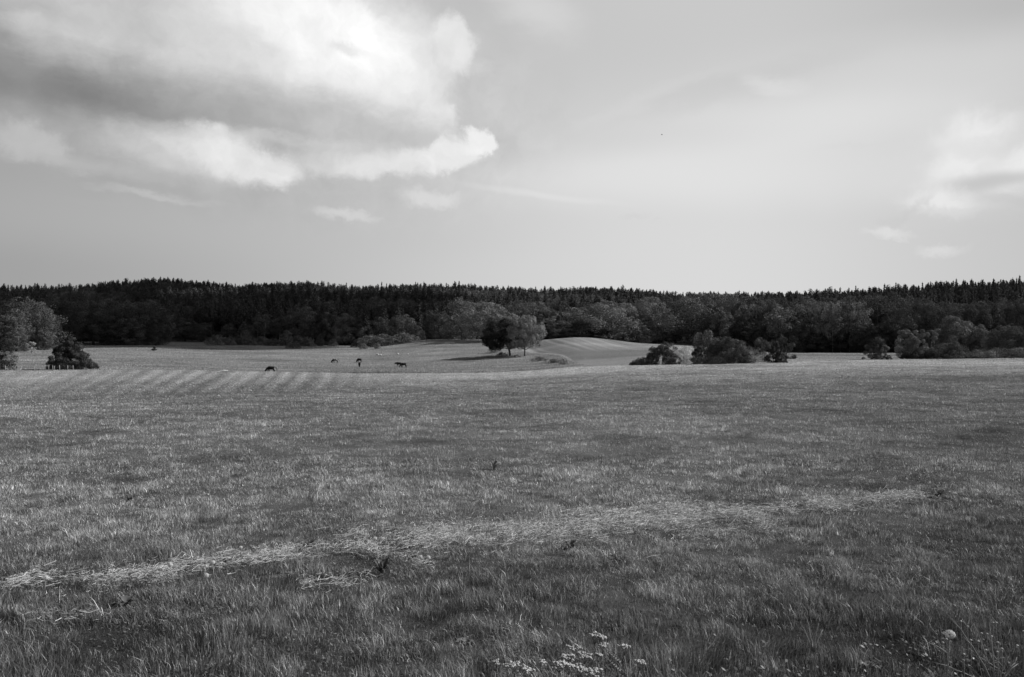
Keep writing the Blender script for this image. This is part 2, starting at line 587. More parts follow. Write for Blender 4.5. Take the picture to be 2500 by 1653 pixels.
def zones(x, y):
    """returns albedo, blade height, zone weights for ground cover at x, y"""
    px, D = px_d(x, y)
    bD = np.interp(px, mb_px, mb_D, left=mb_D[0], right=400)
    wob = 2.5 * (vnoise(x, y, 9, 31) - 0.5)
    cD = np.interp(px, cr_px, cr_D)
    mown = sstep(-2.5, 2.5, D - bD + wob * 1.6) * (px < 1815)
    past = sstep(-1.5, 1.5, D - cD - 4) * (px < 1815)
    # right of the two trees the land beyond the crest is the striped knoll, not pasture
    kn_px = np.interp(D, [150, 200, 240, 262, 280, 300, 340], [1450, 1405, 1372, 1330, 1290, 1262, 1225])
    knoll = sstep(-6, 6, px - kn_px) * sstep(-2, 2, D - cD - 4)
    far_r = sstep(-20, 20, px - 1815) * sstep(-6, 6, D - 150)
    fd = np.interp(px, ck, D0)
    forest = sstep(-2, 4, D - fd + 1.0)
    n1 = vnoise(x, y, 7.0, 1, 3); n2 = vnoise(x, y, 1.1, 2, 3); n3 = vnoise(x, y, 25.0, 3, 2); n4 = vnoise(x, y, 0.28, 4, 2)
    holes = sstep(0.64, 0.82, vnoise(x, y, 0.30, 81, 3)) * (D < 60)
    n5 = vnoise(x, y, 0.42, 47, 3)
    meadow = 0.218 * (0.90 + 0.10 * sstep(500, 1200, px)) * np.clip(-0.30 + 0.62 * n1 + 0.90 * n2 + 0.46 * n3 + 0.80 * n5, 0.30, 2.0) * (1 - 0.30 * holes) * (1 - 0.46 * (1 - sstep(3.6, 8.5, D))) * (1 - 0.32 * sstep(1500, 2500, px) * (1 - sstep(20, 90, D)))  # nearest grass longer, darker; lens falloff painted in there and on right foreground
    # stripes of the mown strip run towards a point a little left of the view axis
    tv_ = np.interp(D, [30, 40, 60, 80, 110, 150, 200], [-14, 0, 17, 30, 42, 50, 56])
    sl_ = np.interp(px, [100, 560, 750, 900, 1250], [2.4, 1.76, 0.75, 0.35, -0.5])
    us = (px - sl_ * tv_) / 27.0 + 0.35 * (n3 - 0.5) + 0.20 * (n1 - 0.5)
    s1 = 0.5 + (stripes(us, 5) - 0.5) * 0.7 + 0.32 * np.sin(us * math.pi)
    fade = (sstep(950, 740, px) * 0.75 + 0.25) * (0.45 + 0.55 * sstep(60, 420, px))
    n6 = vnoise(x * 0.22, y, 3.2, 101, 3)
    meadow = meadow * (1 + 0.5 * (n6 - 0.5) * sstep(12, 30, D))
    mownA = 0.226 * (1 + 0.28 * sstep(850, 1250, px)) * (0.74 + 0.56 * (s1 - 0.5) * fade + 0.22 * n2 + 0.30 * n1)
    pastA = 0.155 * (0.62 + 0.76 * n6) * (0.45 + 0.42 * n1 + 0.42 * n2 + 0.36 * n3)
    kx = x + 0.05 * (y - 250) + 2.0 * np.sin((y - 262) / 34.0)
    s2 = stripes(kx / 1.9, 17)
    s3 = stripes((y + 0.35 * x) / 17.0, 23)
    s4 = stripes(kx / 0.8, 37)
    kA = 0.215 * (0.86 + 0.42 * (s2 - 0.5) * sstep(230, 280, D) + 0.22 * (s4 - .5) * sstep(230, 280, D) + 0.20 * (s3 - 0.5) + 0.14 * (n1 - 0.5) + 0.06 * n2)
    fA = 0.165 * (0.8 + 0.4 * n6) * (0.70 + 0.2 * n1 + 0.3 * n3)
    A = meadow * (1 - mown) + mownA * mown
    A = A * (1 - past) + pastA * past
    A = A * (1 - far_r) + fA * far_r
    A = A * (1 - knoll) + kA * knoll
    A = A * (1 - 0.30 * knoll * (1 - sstep(238, 262, D + 12 * (n3 - .5))) * sstep(200, 212, D))   # darker hollow low on the knoll
    # pale line of the field edge along the bank under the two trees
    ln = np.exp(-((px - kn_px + 4) / 4.0) ** 2) * sstep(200, 215, D) * (1 - sstep(272, 285, D))
    A = A + 0.10 * ln
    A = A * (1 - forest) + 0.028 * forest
    hb = (0.040 + 0.018 * (1 - sstep(3.6, 6.5, D))) * (0.50 + 0.50 * n1 + 0.60 * n2) * (1 - 0.2 * holes) * (1 - mown) + 0.05 * mown
    hb = hb * (1 - past) + past * 0.10 * (0.3 + n1 + 0.5 * n2)
    hb = hb * (1 - knoll) + 0.04 * knoll
    hb = hb * (1 - far_r) + 0.05 * far_r
    # rank weeds along the wire fence at the foot of the slope
    wd = np.exp(-((D - cD - 9) / 4.0) ** 2) * sstep(560, 800, px) * (1 - sstep(1330, 1400, px)) * sstep(0.42, 0.62, vnoise(x, y, 3.5, 77, 2))
    A = A * (1 - 0.55 * wd); hb = hb + 0.25 * wd
    return A, hb, forest, mown, past, knoll


# ------------------------------------------------------------------ materials
def mat_attr(name, base, var=0.0, trans=0.0, rough=0.9, noise=None, objcol=False, attr='tint', gloss=0.0):
    """grey material: base albedo x per-face tint x (object colour) x optional noise"""
    m = bpy.data.materials.new(name)
    m.use_nodes = True
    t = m.node_tree; t.nodes.clear()
    out = N(t, 'ShaderNodeOutputMaterial')
    at_ = N(t, 'ShaderNodeAttribute', attribute_name=attr)
    v = M('MULTIPLY', at_.outputs['Fac'], base, tree=t)
    if objcol:
        oi = N(t, 'ShaderNodeObjectInfo')
        sc = N(t, 'ShaderNodeSeparateColor')
        L(t, oi.outputs['Color'], sc.inputs[0])
        v = M('MULTIPLY', v, sc.outputs[0], tree=t)
        v = M('MULTIPLY', v, M('MULTIPLY_ADD', oi.outputs['Random'], 0.5, 0.75, tree=t), tree=t)
    if noise:
        tcx = N(t, 'ShaderNodeTexCoord')
        for sc_, amp in noise:
            no = N(t, 'ShaderNodeTexNoise')
            no.inputs['Scale'].default_value = sc_
            no.inputs['Detail'].default_value = 4
            L(t, tcx.outputs['Object'], no.inputs['Vector'])
            v = M('MULTIPLY', v, M('MULTIPLY_ADD', no.outputs['Fac'], amp * 2, 1 - amp, tree=t), tree=t)
    cm = N(t, 'ShaderNodeCombineColor')
    for i in range(3): L(t, v, cm.inputs[i])
    d = N(t, 'ShaderNodeBsdfDiffuse'); L(t, cm.outputs[0], d.inputs['Color'])
    sh = d.outputs[0]
    if trans:
        tr = N(t, 'ShaderNodeBsdfTranslucent'); L(t, cm.outputs[0], tr.inputs['Color'])
        mi = N(t, 'ShaderNodeMixShader'); mi.inputs[0].default_value = trans
        L(t, sh, mi.inputs[1]); L(t, tr.outputs[0], mi.inputs[2]); sh = mi.outputs[0]
    if gloss:
        g = N(t, 'ShaderNodeBsdfGlossy'); g.inputs['Roughness'].default_value = 0.45
        g.inputs['Color'].default_value = (1, 1, 1, 1)
        mi = N(t, 'ShaderNodeMixShader'); mi.inputs[0].default_value = gloss
        L(t, sh, mi.inputs[1]); L(t, g.outputs[0], mi.inputs[2]); sh = mi.outputs[0]
    L(t, sh, out.inputs['Surface'])
    return m


M_ground = mat_attr('meadow_ground', 1.0, attr='alb', noise=[(3.0, 0.25), (14.0, 0.35)])
M_grass = mat_attr('grass_blade', 1.0, trans=0.35, gloss=0.03)
M_hay = mat_attr('dry_hay', 1.0, trans=0.1)
M_leaf = mat_attr('leaf', 0.095, trans=0.14, objcol=True)
M_needle = mat_attr('needle', 0.076, trans=0.12, objcol=True)
M_bark = mat_attr('bark', 0.10, objcol=True, noise=[(6.0, 0.4)])
M_pale = mat_attr('pale_bark', 0.42, objcol=True, noise=[(4.0, 0.5)])
M_coat = mat_attr('horse_coat', 0.017)
M_hair = mat_attr('horse_hair', 0.008)
M_wool = mat_attr('wool', 0.55, noise=[(30, 0.15)])
M_post = mat_attr('weathered_wood', 0.21, noise=[(8, 0.3)])
M_petal = mat_attr('petal', 0.38, trans=0.2)
M_seed = mat_attr('seed_fluff', 0.56, trans=0.3)
M_stem = mat_attr('stem', 0.13, trans=0.1)
M_weed = mat_attr('weed_leaf', 0.075, trans=0.2, gloss=0.03)
M_stone = mat_attr('pale_stone', 0.62, noise=[(9, 0.3)])
M_bird = mat_attr('bird_feather', 0.03)
M_cloud = mat_attr('cloud_white', 0.9)

# ------------------------------------------------------------------ ground sheet
angs = np.concatenate([np.arange(-180, -44, 4.0), np.arange(-44, -36, 1.0), np.arange(-36, 36.01, 0.14), np.arange(37, 44.1, 1.0), np.arange(48, 180, 4.0)])
rad = [0.0, 0.4]
while rad[-1] < 1000:
    r = rad[-1]
    rad.append(r + (0.12 if r < 12 else min(2.2, 0.0102 * r)))
rad += [1300, 1800, 2600, 4500]
rad = np.array(rad)
A_, R_ = np.meshgrid(np.radians(angs), rad, indexing='ij')
gx = R_ * np.sin(A_); gy = R_ * np.cos(A_)
gz = height(gx.ravel(), gy.ravel()).reshape(gx.shape)
gz -= sstep(1000, 4500, R_) * 120
na, nr = gx.shape
V = np.stack([gx, gy, gz], -1).reshape(-1, 3)
ii, jj = np.meshgrid(np.arange(na), np.arange(nr - 1), indexing='ij')
i2 = (ii + 1) % na
quads = np.stack([ii * nr + jj, i2 * nr + jj, i2 * nr + jj + 1, ii * nr + jj + 1], -1).reshape(-1, 4)[:, ::-1]
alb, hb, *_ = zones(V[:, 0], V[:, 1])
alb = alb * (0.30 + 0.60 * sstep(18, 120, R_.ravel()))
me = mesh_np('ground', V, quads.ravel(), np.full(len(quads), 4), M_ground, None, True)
a = me.attributes.new('alb', 'FLOAT', 'POINT'); a.data.foreach_set('value', alb.astype(np.float32))
tag(link('ground', me), 'rolling meadow and pasture ground reaching back under the wood', kind='structure')

# ------------------------------------------------------------------ grass (uncountable: one object)
LITE = os.environ.get('LITE') == '1'
RHO0 = 11500.0 if not LITE else 900.0
DK = 6.0


def sample_sides(n_near, n_far):
    """the meadow to the left, right and behind the viewer, outside the picture"""
    r = np.concatenate([7.0 * np.sqrt(rng.random(n_near)), 7.0 * (45 / 7.0) ** rng.random(n_far)])
    a_ = rng.uniform(-2.3, 2.3, len(r))
    x = r * np.sin(a_); y = r * np.cos(a_)
    ex = np.where(y > 2.2, np.abs(x) > 0.755 * y, True) & (np.hypot(x, y) > 0.5)
    return x[ex], y[ex]


def sample_grass(n, d0, d1, power):
    # density ~ D^-power per m2, area element ~ D
    u = rng.random(n)
    if power == 2:
        D = d0 * (d1 / d0) ** u
    else:
        D = np.sqrt(d0 * d0 + u * (d1 * d1 - d0 * d0))
    px = rng.uniform(-220, 2720, n) if d1 < 13 or d1 == 70 else rng.uniform(-520, 3020, n)
    return (px - CX) / F * D, D


def blades(x, y, seg2):
    A, hb, forest, mown, past, knoll = zones(x, y)
    keep = forest < 0.3
    x, y, A, hb, mown, knoll, past = x[keep], y[keep], A[keep], hb[keep], mown[keep], knoll[keep], past[keep]
    n = len(x); D = np.maximum(y, np.hypot(x, y) * 0.8)
    z = height(x, y) - 0.01
    w = 0.0028 * np.maximum(1.0, D / DK) ** 0.90 * rng.uniform(0.6, 1.5, n)
    w *= np.where(D > 40, 1 + 0.6 * sstep(40, 150, D), 1)
    tuft = vnoise(x, y, 0.22, 57, 2)
    h = hb * rng.uniform(0.4, 1.35, n) * np.clip(0.40 + 2.4 * tuft ** 2, 0.5, 1.7)
    tall = rng.random(n) < 0.02
    h = np.where(tall & (mown < .5) & (knoll < .5), h * 1.7, h)
    th = rng.uniform(0, 2 * np.pi, n)
    # upright tufts here, flattened and tangled patches there
    flat = sstep(0.35, 0.75, vnoise(x, y, 0.7, 51, 2))
    near = 1 - sstep(3.5, 6.5, D)
    lean = rng.uniform(0.05, 1.3, n) * (0.45 + 0.70 * flat) * (1 - 0.2 * near)
    bl_ = vnoise(x, y, 0.35, 67) * 6.283
    lx = np.cos(th) * lean + 0.22 * np.cos(bl_) + 0.06; ly = np.sin(th) * lean + 0.22 * np.sin(bl_)
    fa = rng.uniform(0, 2 * np.pi, n)
    ux = np.cos(fa); uy = np.sin(fa)
    dry = rng.random(n)
    clump = hash2(np.floor((x + 0.05 * vnoise(x, y, 0.1, 3)) / 0.09), np.floor(y / 0.09), 71)
    tint = A * rng.uniform(0.35, 1.65, n) * (0.55 + 0.90 * clump) * (0.75 + 0.5 * tuft) * np.where(dry < 0.09, 2.3, 1.0) * np.where(dry > 0.85, 0.5, 1.0)  # dry blades paler, brightened further to imitate crisp highlights
    b0 = np.stack([x - ux * w / 2, y - uy * w / 2, z], 1); b1 = np.stack([x + ux * w / 2, y + uy * w / 2, z], 1)
    tip = np.stack([x + lx * h, y + ly * h, z + h * np.sqrt(np.clip(1 - 0.5 * (lx ** 2 + ly ** 2), 0.25, 1))], 1)
    if not seg2:
        Vv = np.stack([b0, b1, tip], 1).reshape(-1, 3)
        lp = np.arange(3 * n); ct = np.full(n, 3); tt = tint
    else:
        mx_ = x + lx * h * 0.32; my_ = y + ly * h * 0.32; mz = z + h * 0.58
        m0 = np.stack([mx_ - ux * w * .42, my_ - uy * w * .42, mz], 1); m1 = np.stack([mx_ + ux * w * .42, my_ + uy * w * .42, mz], 1)
        Vv = np.stack([b0, b1, m1, m0, tip], 1).reshape(-1, 3)
        base = (np.arange(n) * 5)[:, None]
        q = base + np.array([[0, 1, 2, 3]]); t3 = base + np.array([[3, 2, 4]])
        lp = np.concatenate([q, t3], 1).ravel()
        ct = np.tile([4, 3], n); tt = np.repeat(tint, 2)
    return Vv, lp, ct, tt


def grass_field():
    parts = []
    na_ = int(RHO0 * 0.756 * (DK ** 2 - 2.2 ** 2))
    x, y = sample_grass(na_, 2.2, DK, 0); parts.append(blades(x, y, True))
    nb_ = int(RHO0 * 1.512 * DK ** 2 * math.log(12 / DK))
    x, y = sample_grass(nb_, DK, 12, 2); parts.append(blades(x, y, True))
    x, y = sample_sides(400000, 450000); parts.append(blades(x, y, False))
    nc_ = int(1.2 * RHO0 * 0.85 * 1.512 * DK ** 2 * math.log(380 / 12))
    x, y = sample_grass(nc_, 12, 380, 2); parts.append(blades(x, y, False))
    off = 0; Vs, Ls, Cs, Ts = [], [], [], []
    for Vv, lp, ct, tt in parts:
        Vs.append(Vv); Ls.append(lp + off); Cs.append(ct); Ts.append(tt); off += len(Vv)
    me = mesh_np('grass', np.concatenate(Vs), np.concatenate(Ls), np.concatenate(Cs), M_grass, np.concatenate(Ts))
    tag(link('grass', me), 'uneven meadow grass covering the whole field, longest close to the viewer', 'grass', kind='stuff')


grass_field()

# broader weed and clover leaves mixed low into the sward
def ground_leaves():
    n = 60000 if not LITE else 3000
    x, y = sample_grass(n, 2.4, 70, 2)
    keep = sstep(0.45, 0.7, vnoise(x, y, 1.2, 91, 2)) > rng.random(n) * 0.9
    x, y = x[keep], y[keep]; n = len(x)
    z = height(x, y) + rng.uniform(0.01, 0.07, n)
    r = rng.uniform(0.006, 0.013, n) * np.maximum(1, y / 7) ** 0.8
    th = rng.uniform(0, 6.283, n); tl = rng.uniform(-.6, .6, (n, 2))
    c, s = np.cos(th), np.sin(th)
    u = np.stack([c, s, tl[:, 0]], 1); v = np.stack([-s, c, tl[:, 1]], 1) * 0.6
    P = np.stack([x, y, z], 1); r = r[:, None]
    Vv = np.stack([P - u * r, P - v * r, P + u * r, P + v * r], 1).reshape(-1, 3)
    me = mesh_np('ground_cover', Vv, np.arange(4 * n), np.full(n, 4), M_weed, rng.uniform(0.5, 1.7, n))
    tag(link('ground_cover', me), 'small broad leaves of clover and weeds low among the meadow grass', 'weeds', kind='stuff')


ground_leaves()


# ------------------------------------------------------------------ swaths of cut hay
def hay():
    bands = [
        ([(-100, 1450), (100, 1432), (300, 1420), (500, 1392), (700, 1362), (900, 1335)], 14, 6000),
        ([(850, 1350), (1000, 1325), (1150, 1316), (1300, 1312), (1450, 1300)], 24, 13500),
        ([(1440, 1290), (1600, 1276), (1700, 1270), (1850, 1258)], 24, 13500),
        ([(1850, 1258), (2000, 1243), (2120, 1232), (2260, 1217)], 10, 6000),
        ([(1650, 1310), (1780, 1305), (1880, 1298)], 9, 700),
        ([(720, 1444), (820, 1436), (900, 1425)], 10, 800),
        ([(1000, 1395), (1100, 1392), (1180, 1388)], 8, 500),
        ([(560, 1436), (640, 1430), (720, 1416)], 7, 350),
        ([(2270, 1215), (2340, 1222), (2420, 1208)], 14, 260),
        ([(60, 1530), (160, 1520), (240, 1512)], 12, 120),
    ]
    Vs = []; T = []
    for pts, hw, n in bands:
        if LITE: n //= 4
        W_ = [ray(p, v) for p, v in pts]
        W2 = [ray(p, v - hw) for p, v in pts]
        hwm = [max(0.05, (b - a).length) for a, b in zip(W_, W2)]
        t = rng.uniform(0, len(pts) - 1.001, n); k = t.astype(int); f = t - k
        cx = np.array([w[0] for w in W_]); cy = np.array([w[1] for w in W_]); hh = np.array(hwm)
        X = cx[k] * (1 - f) + cx[k + 1] * f; Y = cy[k] * (1 - f) + cy[k + 1] * f
        hm = hh[k]
        wig = 0.5 * (vnoise(X, Y * 0 + 3.3, 0.8, 7, 2) - 0.5)
        off = (rng.normal(0, 0.72, n) + wig * 2.6) * hm
        dx = cx[k + 1] - cx[k]; dy = cy[k + 1] - cy[k]; dl = np.hypot(dx, dy)
        X = X - dy / dl * off; Y = Y + dx / dl * off
        keep = ((0.14 + 0.86 * sstep(0.39, 0.57, vnoise(X, Y, 0.22, 19, 3))) * sstep(0.30, 0.56, vnoise(X, Y, 0.9, 29, 2)) * np.exp(-0.10 * (off / hm) ** 2)) > rng.random(n)
        X, Y, dx, dy = X[keep], Y[keep], dx[keep], dy[keep]; n = len(X)
        a0 = np.arctan2(dy, dx) + rng.normal(0, 1.3, n)
        ln = np.where(rng.random(n) < 0.88, rng.uniform(0.02, 0.075, n), rng.uniform(0.08, 0.16, n)); wd = rng.uniform(0.0010, 0.0028, n)
        z0 = height(X, Y) + rng.uniform(0.015, 0.085, n)
        tilt = rng.normal(0, 0.3, n); bend = rng.normal(0, 0.35, n)
        p0 = np.stack([X, Y, z0], 1)
        d1 = np.stack([np.cos(a0), np.sin(a0), tilt], 1); d2 = np.stack([np.cos(a0 + bend), np.sin(a0 + bend), -tilt - 0.05], 1)
        s_ = np.stack([-np.sin(a0) * 0.75, np.cos(a0) * 0.75, np.full(n, 0.65)], 1) * wd[:, None] * 0.5
        p1 = p0 + d1 * (ln / 2)[:, None]; p2 = p1 + d2 * (ln / 2)[:, None]
        Vs.append(np.stack([p0 - s_, p1 - s_, p1 + s_, p0 + s_, p1 - s_, p2 - s_, p2 + s_, p1 + s_], 1).reshape(-1, 3))
        T.append(np.repeat(rng.uniform(0.15, 0.50, n) * (1 + 0.22 * sstep(6.5, 9, Y)), 2))
    Vv = np.concatenate(Vs)
    me = mesh_np('cut_hay', Vv, np.arange(len(Vv)), np.full(len(Vv) // 4, 4), M_hay, np.concatenate(T))
    tag(link('cut_hay', me), 'pale strands of cut hay lying in a swath across the foreground grass', 'hay', kind='stuff')


hay()


# ------------------------------------------------------------------ tree meshes
def leaf_quads(C, Nn, size, rs, jit=0.34, asp=0.75):
    """C centres, Nn outward normals -> randomised quads"""
    n = len(C)
    Nn = Nn + rs.normal(0, jit, (n, 3)); Nn /= np.linalg.norm(Nn, axis=1)[:, None] + 1e-9
    r = rs.normal(0, 1, (n, 3)); U = np.cross(Nn, r); U /= np.linalg.norm(U, axis=1)[:, None] + 1e-9
    Vv = np.cross(Nn, U)
    s = (size * rs.uniform(0.6, 1.4, n))[:, None]
    return np.stack([C - U * s * .5, C - Vv * s * .5 * asp, C + U * s * .5, C + Vv * s * .5 * asp], 1).reshape(-1, 3)


def crown_mesh(name, seed, prof, Wd, z0, z1, nclump, per, leaf, cr=(0.10, 0.19), mat=None, flat=0.75, shell=0.55, off=None, spikes=0, hollow=0.0, lob=1.0):
    """crown made of leaf clumps. prof(t)->relative radius at relative height t"""
    rs = np.random.default_rng(seed)
    Hh = z1 - z0
    Cs = []; Rs = []
    tries = 0
    while len(Cs) < nclump and tries < nclump * 30:
        tries += 1
        t = rs.random(); pr = prof(t)
        if rs.random() > pr ** 1.2: continue
        a = rs.uniform(0, 2 * np.pi)
        ph = 1 + lob * (0.22 * math.sin(2 * a + seed) + 0.15 * math.sin(3 * a + 2.1 * seed + 3 * t))
        rr = (shell + (1 - shell) * math.sqrt(rs.random())) if rs.random() < 0.78 else rs.random() * 0.6
        R = Wd / 2 * pr * ph * rr
        c = np.array([R * math.cos(a), R * math.sin(a), z0 + t * Hh])
        if off is not None: c[:2] += np.array(off) * (t - 0.2)
        Cs.append(c); Rs.append(Wd * rs.uniform(*cr) * (0.6 + 0.4 * pr))
    Cs = np.array(Cs); Rs = np.array(Rs)
    cen = np.array([0, 0, z0 + 0.42 * Hh])
    allC = []; allN = []; T = []
    for c, r in zip(Cs, Rs):
        n = max(8, int(per * (r / Rs.mean()) ** 1.6))
        d = rs.normal(0, 1, (n, 3)); d /= np.linalg.norm(d, axis=1)[:, None]
        out = c - cen; out = out / (np.linalg.norm(out) + 1e-6)
        d = d + out * 0.35 + np.array([0, 0, 0.15]); d /= np.linalg.norm(d, axis=1)[:, None]
        rad_ = r * (0.55 + 0.5 * rs.random(n) ** 0.6)
        allC.append(c + d * rad_[:, None] * np.array([1, 1, flat])); allN.append(d)
        T.append(np.full(n, rs.uniform(0.55, 1.5)) * rs.uniform(0.75, 1.25, n))
    for s in range(spikes):
        a = rs.uniform(0, 6.283); t = rs.uniform(0.35, 0.95); R = Wd / 2 * prof(t) * rs.uniform(.3, 1.0)
        b = np.array([R * math.cos(a), R * math.sin(a), z0 + t * Hh * 0.85]); ln = Hh * rs.uniform(0.10, 0.24)
        d = np.array([math.cos(a) * 0.35, math.sin(a) * 0.35, 1.0]); d /= np.linalg.norm(d)
        n = int(per * 0.7); u = rs.random(n)
        allC.append(b + d * (u * ln)[:, None] + rs.normal(0, leaf * 0.55, (n, 3)) * (1.2 - u)[:, None])
        allN.append(np.tile(d, (n, 1))); T.append(rs.uniform(0.8, 1.5, n))
    C = np.concatenate(allC); NN = np.concatenate(allN); T = np.concatenate(T)
    k = C[:, 2] > 0.02
    C, NN, T = C[k], NN[k], T[k]
    Vv = leaf_quads(C, NN, leaf, rs)
    me = mesh_np(name, Vv, np.arange(len(Vv)), np.full(len(C), 4), mat or M_leaf, T)
    return me


def limbs_mesh(name, seed, Hh, r0, fork, spread, n=6, mat=None, top=0.75, lean=(0, 0), stems=1):
    rnd = random.Random(seed)
    b = MB()
    for s in range(stems):
        ox = rnd.uniform(-.3, .3) * (stems > 1); oy = rnd.uniform(-.3, .3) * (stems > 1)
        lx = lean[0] + ox * 1.2; ly = lean[1] + oy * 1.2
        k = 6
        pts = [(ox * min(1, i) + lx * (i / k) ** 1.3 + rnd.uniform(-.03, .03) * Hh * .3 * (i > 0), oy * min(1, i) + ly * (i / k) ** 1.3 + rnd.uniform(-.03, .03) * Hh * .3 * (i > 0), -0.25 + (Hh * top + .25) * i / k) for i in range(k + 1)]
        b.tube(pts, [r0 * (1.35 if i == 0 else 1.0) * (1 - 0.82 * i / k) for i in range(k + 1)], 7)
        for j in range(n):
            t = fork / Hh / top + (1 - fork / Hh / top) * (j / n) * 0.85
            i = min(k - 1, int(t * k)); f = t * k - i
            p = Vector(pts[i]).lerp(Vector(pts[i + 1]), f)
            a = 2.4 * j + rnd.uniform(-.4, .4); ln = spread * rnd.uniform(.6, 1) * (1 - 0.35 * t)
            q = p + Vector((math.cos(a) * ln * .55, math.sin(a) * ln * .55, ln * rnd.uniform(.25, .5)))
            e = p + Vector((math.cos(a + .2) * ln, math.sin(a + .2) * ln, ln * rnd.uniform(.4, .9)))
            rr = r0 * (0.5 - .3 * t)
            b.tube([p, q, e], [rr, rr * .6, rr * .2], 5)
    return b.mesh(name, mat or M_bark, True)


def ell(lo=0.0, pw=0.5):
    def f(t):
        return max(0.0, 1 - (abs((t - 0.45) / 0.56)) ** 2.3) ** pw
    return f


def dome(t):          # widest low down, rounded top, foliage to the ground
    return max(0.0, 1 - t ** 2.2) ** 0.6 * (0.86 + 0.14 * min(1, t * 6))


def cone_p(t):
    return max(0.0, 1 - t) ** 0.62 * (0.85 + .15 * min(1, t * 8))


def birchp(t):
    return max(0.0, math.sin(math.pi * min(1, (t * 0.86 + 0.12)))) ** 0.8


def broadflat(t):
    return max(0.0, 1 - (abs((t - 0.38) / 0.63)) ** 2.0) ** 0.5


K = {}   # kind -> (crown mesh, trunk mesh)
K['oak_a'] = (crown_mesh('oak_crown', 1, dome, 17, 0.8, 18, 120, 141, 0.35), limbs_mesh('oak_trunk', 1, 18, 0.5, 3, 5))
K['oak_b'] = (crown_mesh('oak_crown', 2, ell(), 15, 1.5, 18, 110, 141, 0.35), limbs_mesh('oak_trunk', 2, 18, 0.45, 3, 5))
K['oak_c'] = (crown_mesh('oak_crown', 3, dome, 13, 0.5, 18, 100, 141, 0.35, (0.09, 0.17)), limbs_mesh('oak_trunk', 3, 18, 0.45, 3, 4))
K['oak_d'] = (crown_mesh('oak_crown', 4, broadflat, 19, 2.2, 16, 120, 148, 0.35, (0.08, 0.15)), limbs_mesh('oak_trunk', 4, 16, 0.5, 2.5, 6))
K['birch_a'] = (crown_mesh('birch_crown', 5, birchp, 8, 5, 19, 95, 70, 0.30, (0.10, 0.2), flat=1.3, spikes=22), limbs_mesh('birch_trunk', 5, 19, 0.17, 6, 2.2, 7, M_pale, 0.85, (0.5, 0)))
K['birch_b'] = (crown_mesh('birch_crown', 6, ell(), 9, 6, 19, 95, 70, 0.30, (0.10, 0.2), flat=1.2, spikes=18), limbs_mesh('birch_trunk', 6, 19, 0.17, 6, 2.4, 7, M_pale, 0.85, (-0.8, 0)))
K['poplar'] = (crown_mesh('poplar_crown', 7, birchp, 6, 1.0, 19, 95, 70, 0.32, (0.12, 0.22), flat=1.5, spikes=30), limbs_mesh('poplar_trunk', 7, 19, 0.2, 3, 1.5, 7))


def pine_mesh(seed, Wd=7.0, Hh=20.0, z0=8.0):
    rs = np.random.default_rng(seed)
    C = []; Nn = []; T = []
    z = z0
    while z < Hh - 0.6:
        t = (z - z0) / (Hh - z0)
        R = Wd / 2 * (min(1, 0.45 + t * 2.2)) * (1 - max(0, t - 0.15) / 0.86) ** 0.8 + 0.18
        nb = int(3 + 4 * (1 - t) + rs.integers(0, 2))
        for b in range(nb):
            a = rs.uniform(0, 6.283); l = R * rs.uniform(0.55, 1.15)
            m = int(9 + 16 * (l / (Wd / 2)))
            u = rs.uniform(0.2, 1, m) ** 0.7
            zj = z + rs.uniform(-0.6, 0.6)
            p = np.stack([np.cos(a) * l * u, np.sin(a) * l * u, zj + l * 0.22 * u ** 2 + 0 * u], 1) + rs.normal(0, 0.36, (m, 3))
            C.append(p); Nn.append(np.tile([math.cos(a) * .3, math.sin(a) * .3, 1.0], (m, 1))); T.append(np.full(m, rs.uniform(0.7, 1.3)) * rs.uniform(.7, 1.3, m))
        z += rs.uniform(0.35, 0.65)
    m = 26; u = rs.random(m)
    C.append(np.stack([rs.normal(0, .22, m) * (1.1 - u), rs.normal(0, .22, m) * (1.1 - u), Hh - 1.3 + 1.5 * u], 1)); Nn.append(np.tile([0, 0, 1.0], (m, 1))); T.append(np.ones(m))
    C = np.concatenate(C); Nn = np.concatenate(Nn); T = np.concatenate(T)
    return mesh_np('pine_crown', leaf_quads(C, Nn, 0.55, rs, 0.55), np.arange(4 * len(C)), np.full(len(C), 4), M_needle, T)


def spruce_mesh(seed, Wd=6.5, Hh=20.0, z0=2.0):
    rs = np.random.default_rng(seed)
    C = []; Nn = []; T = []
    z = z0
    while z < Hh - 0.5:
        t = (z - z0) / (Hh - z0)
        R = Wd / 2 * (1 - t) ** 0.85 + 0.15
        nb = int(5 + 6 * (1 - t))
        for b in range(nb):
            a = rs.uniform(0, 6.283); l = R * rs.uniform(0.7, 1.12)
            m = int(5 + 12 * l / (Wd / 2)); u = rs.uniform(0.25, 1, m)
            p = np.stack([np.cos(a) * l * u, np.sin(a) * l * u, z - l * 0.38 * u], 1) + rs.normal(0, 0.16, (m, 3))
            C.append(p); Nn.append(np.tile([math.cos(a) * .5, math.sin(a) * .5, 0.9], (m, 1))); T.append(np.full(m, rs.uniform(0.7, 1.25)) * rs.uniform(.7, 1.3, m))
        z += 0.62
    m = 14; u = rs.random(m)
    C.append(np.stack([rs.normal(0, .08, m), rs.normal(0, .08, m), Hh - 1.1 + 1.3 * u], 1)); Nn.append(np.tile([0, 0, 1.0], (m, 1))); T.append(np.ones(m))
    C = np.concatenate(C); Nn = np.concatenate(Nn); T = np.concatenate(T)
    return mesh_np('spruce_crown', leaf_quads(C, Nn, 0.55, rs, 0.5), np.arange(4 * len(C)), np.full(len(C), 4), M_needle, T)


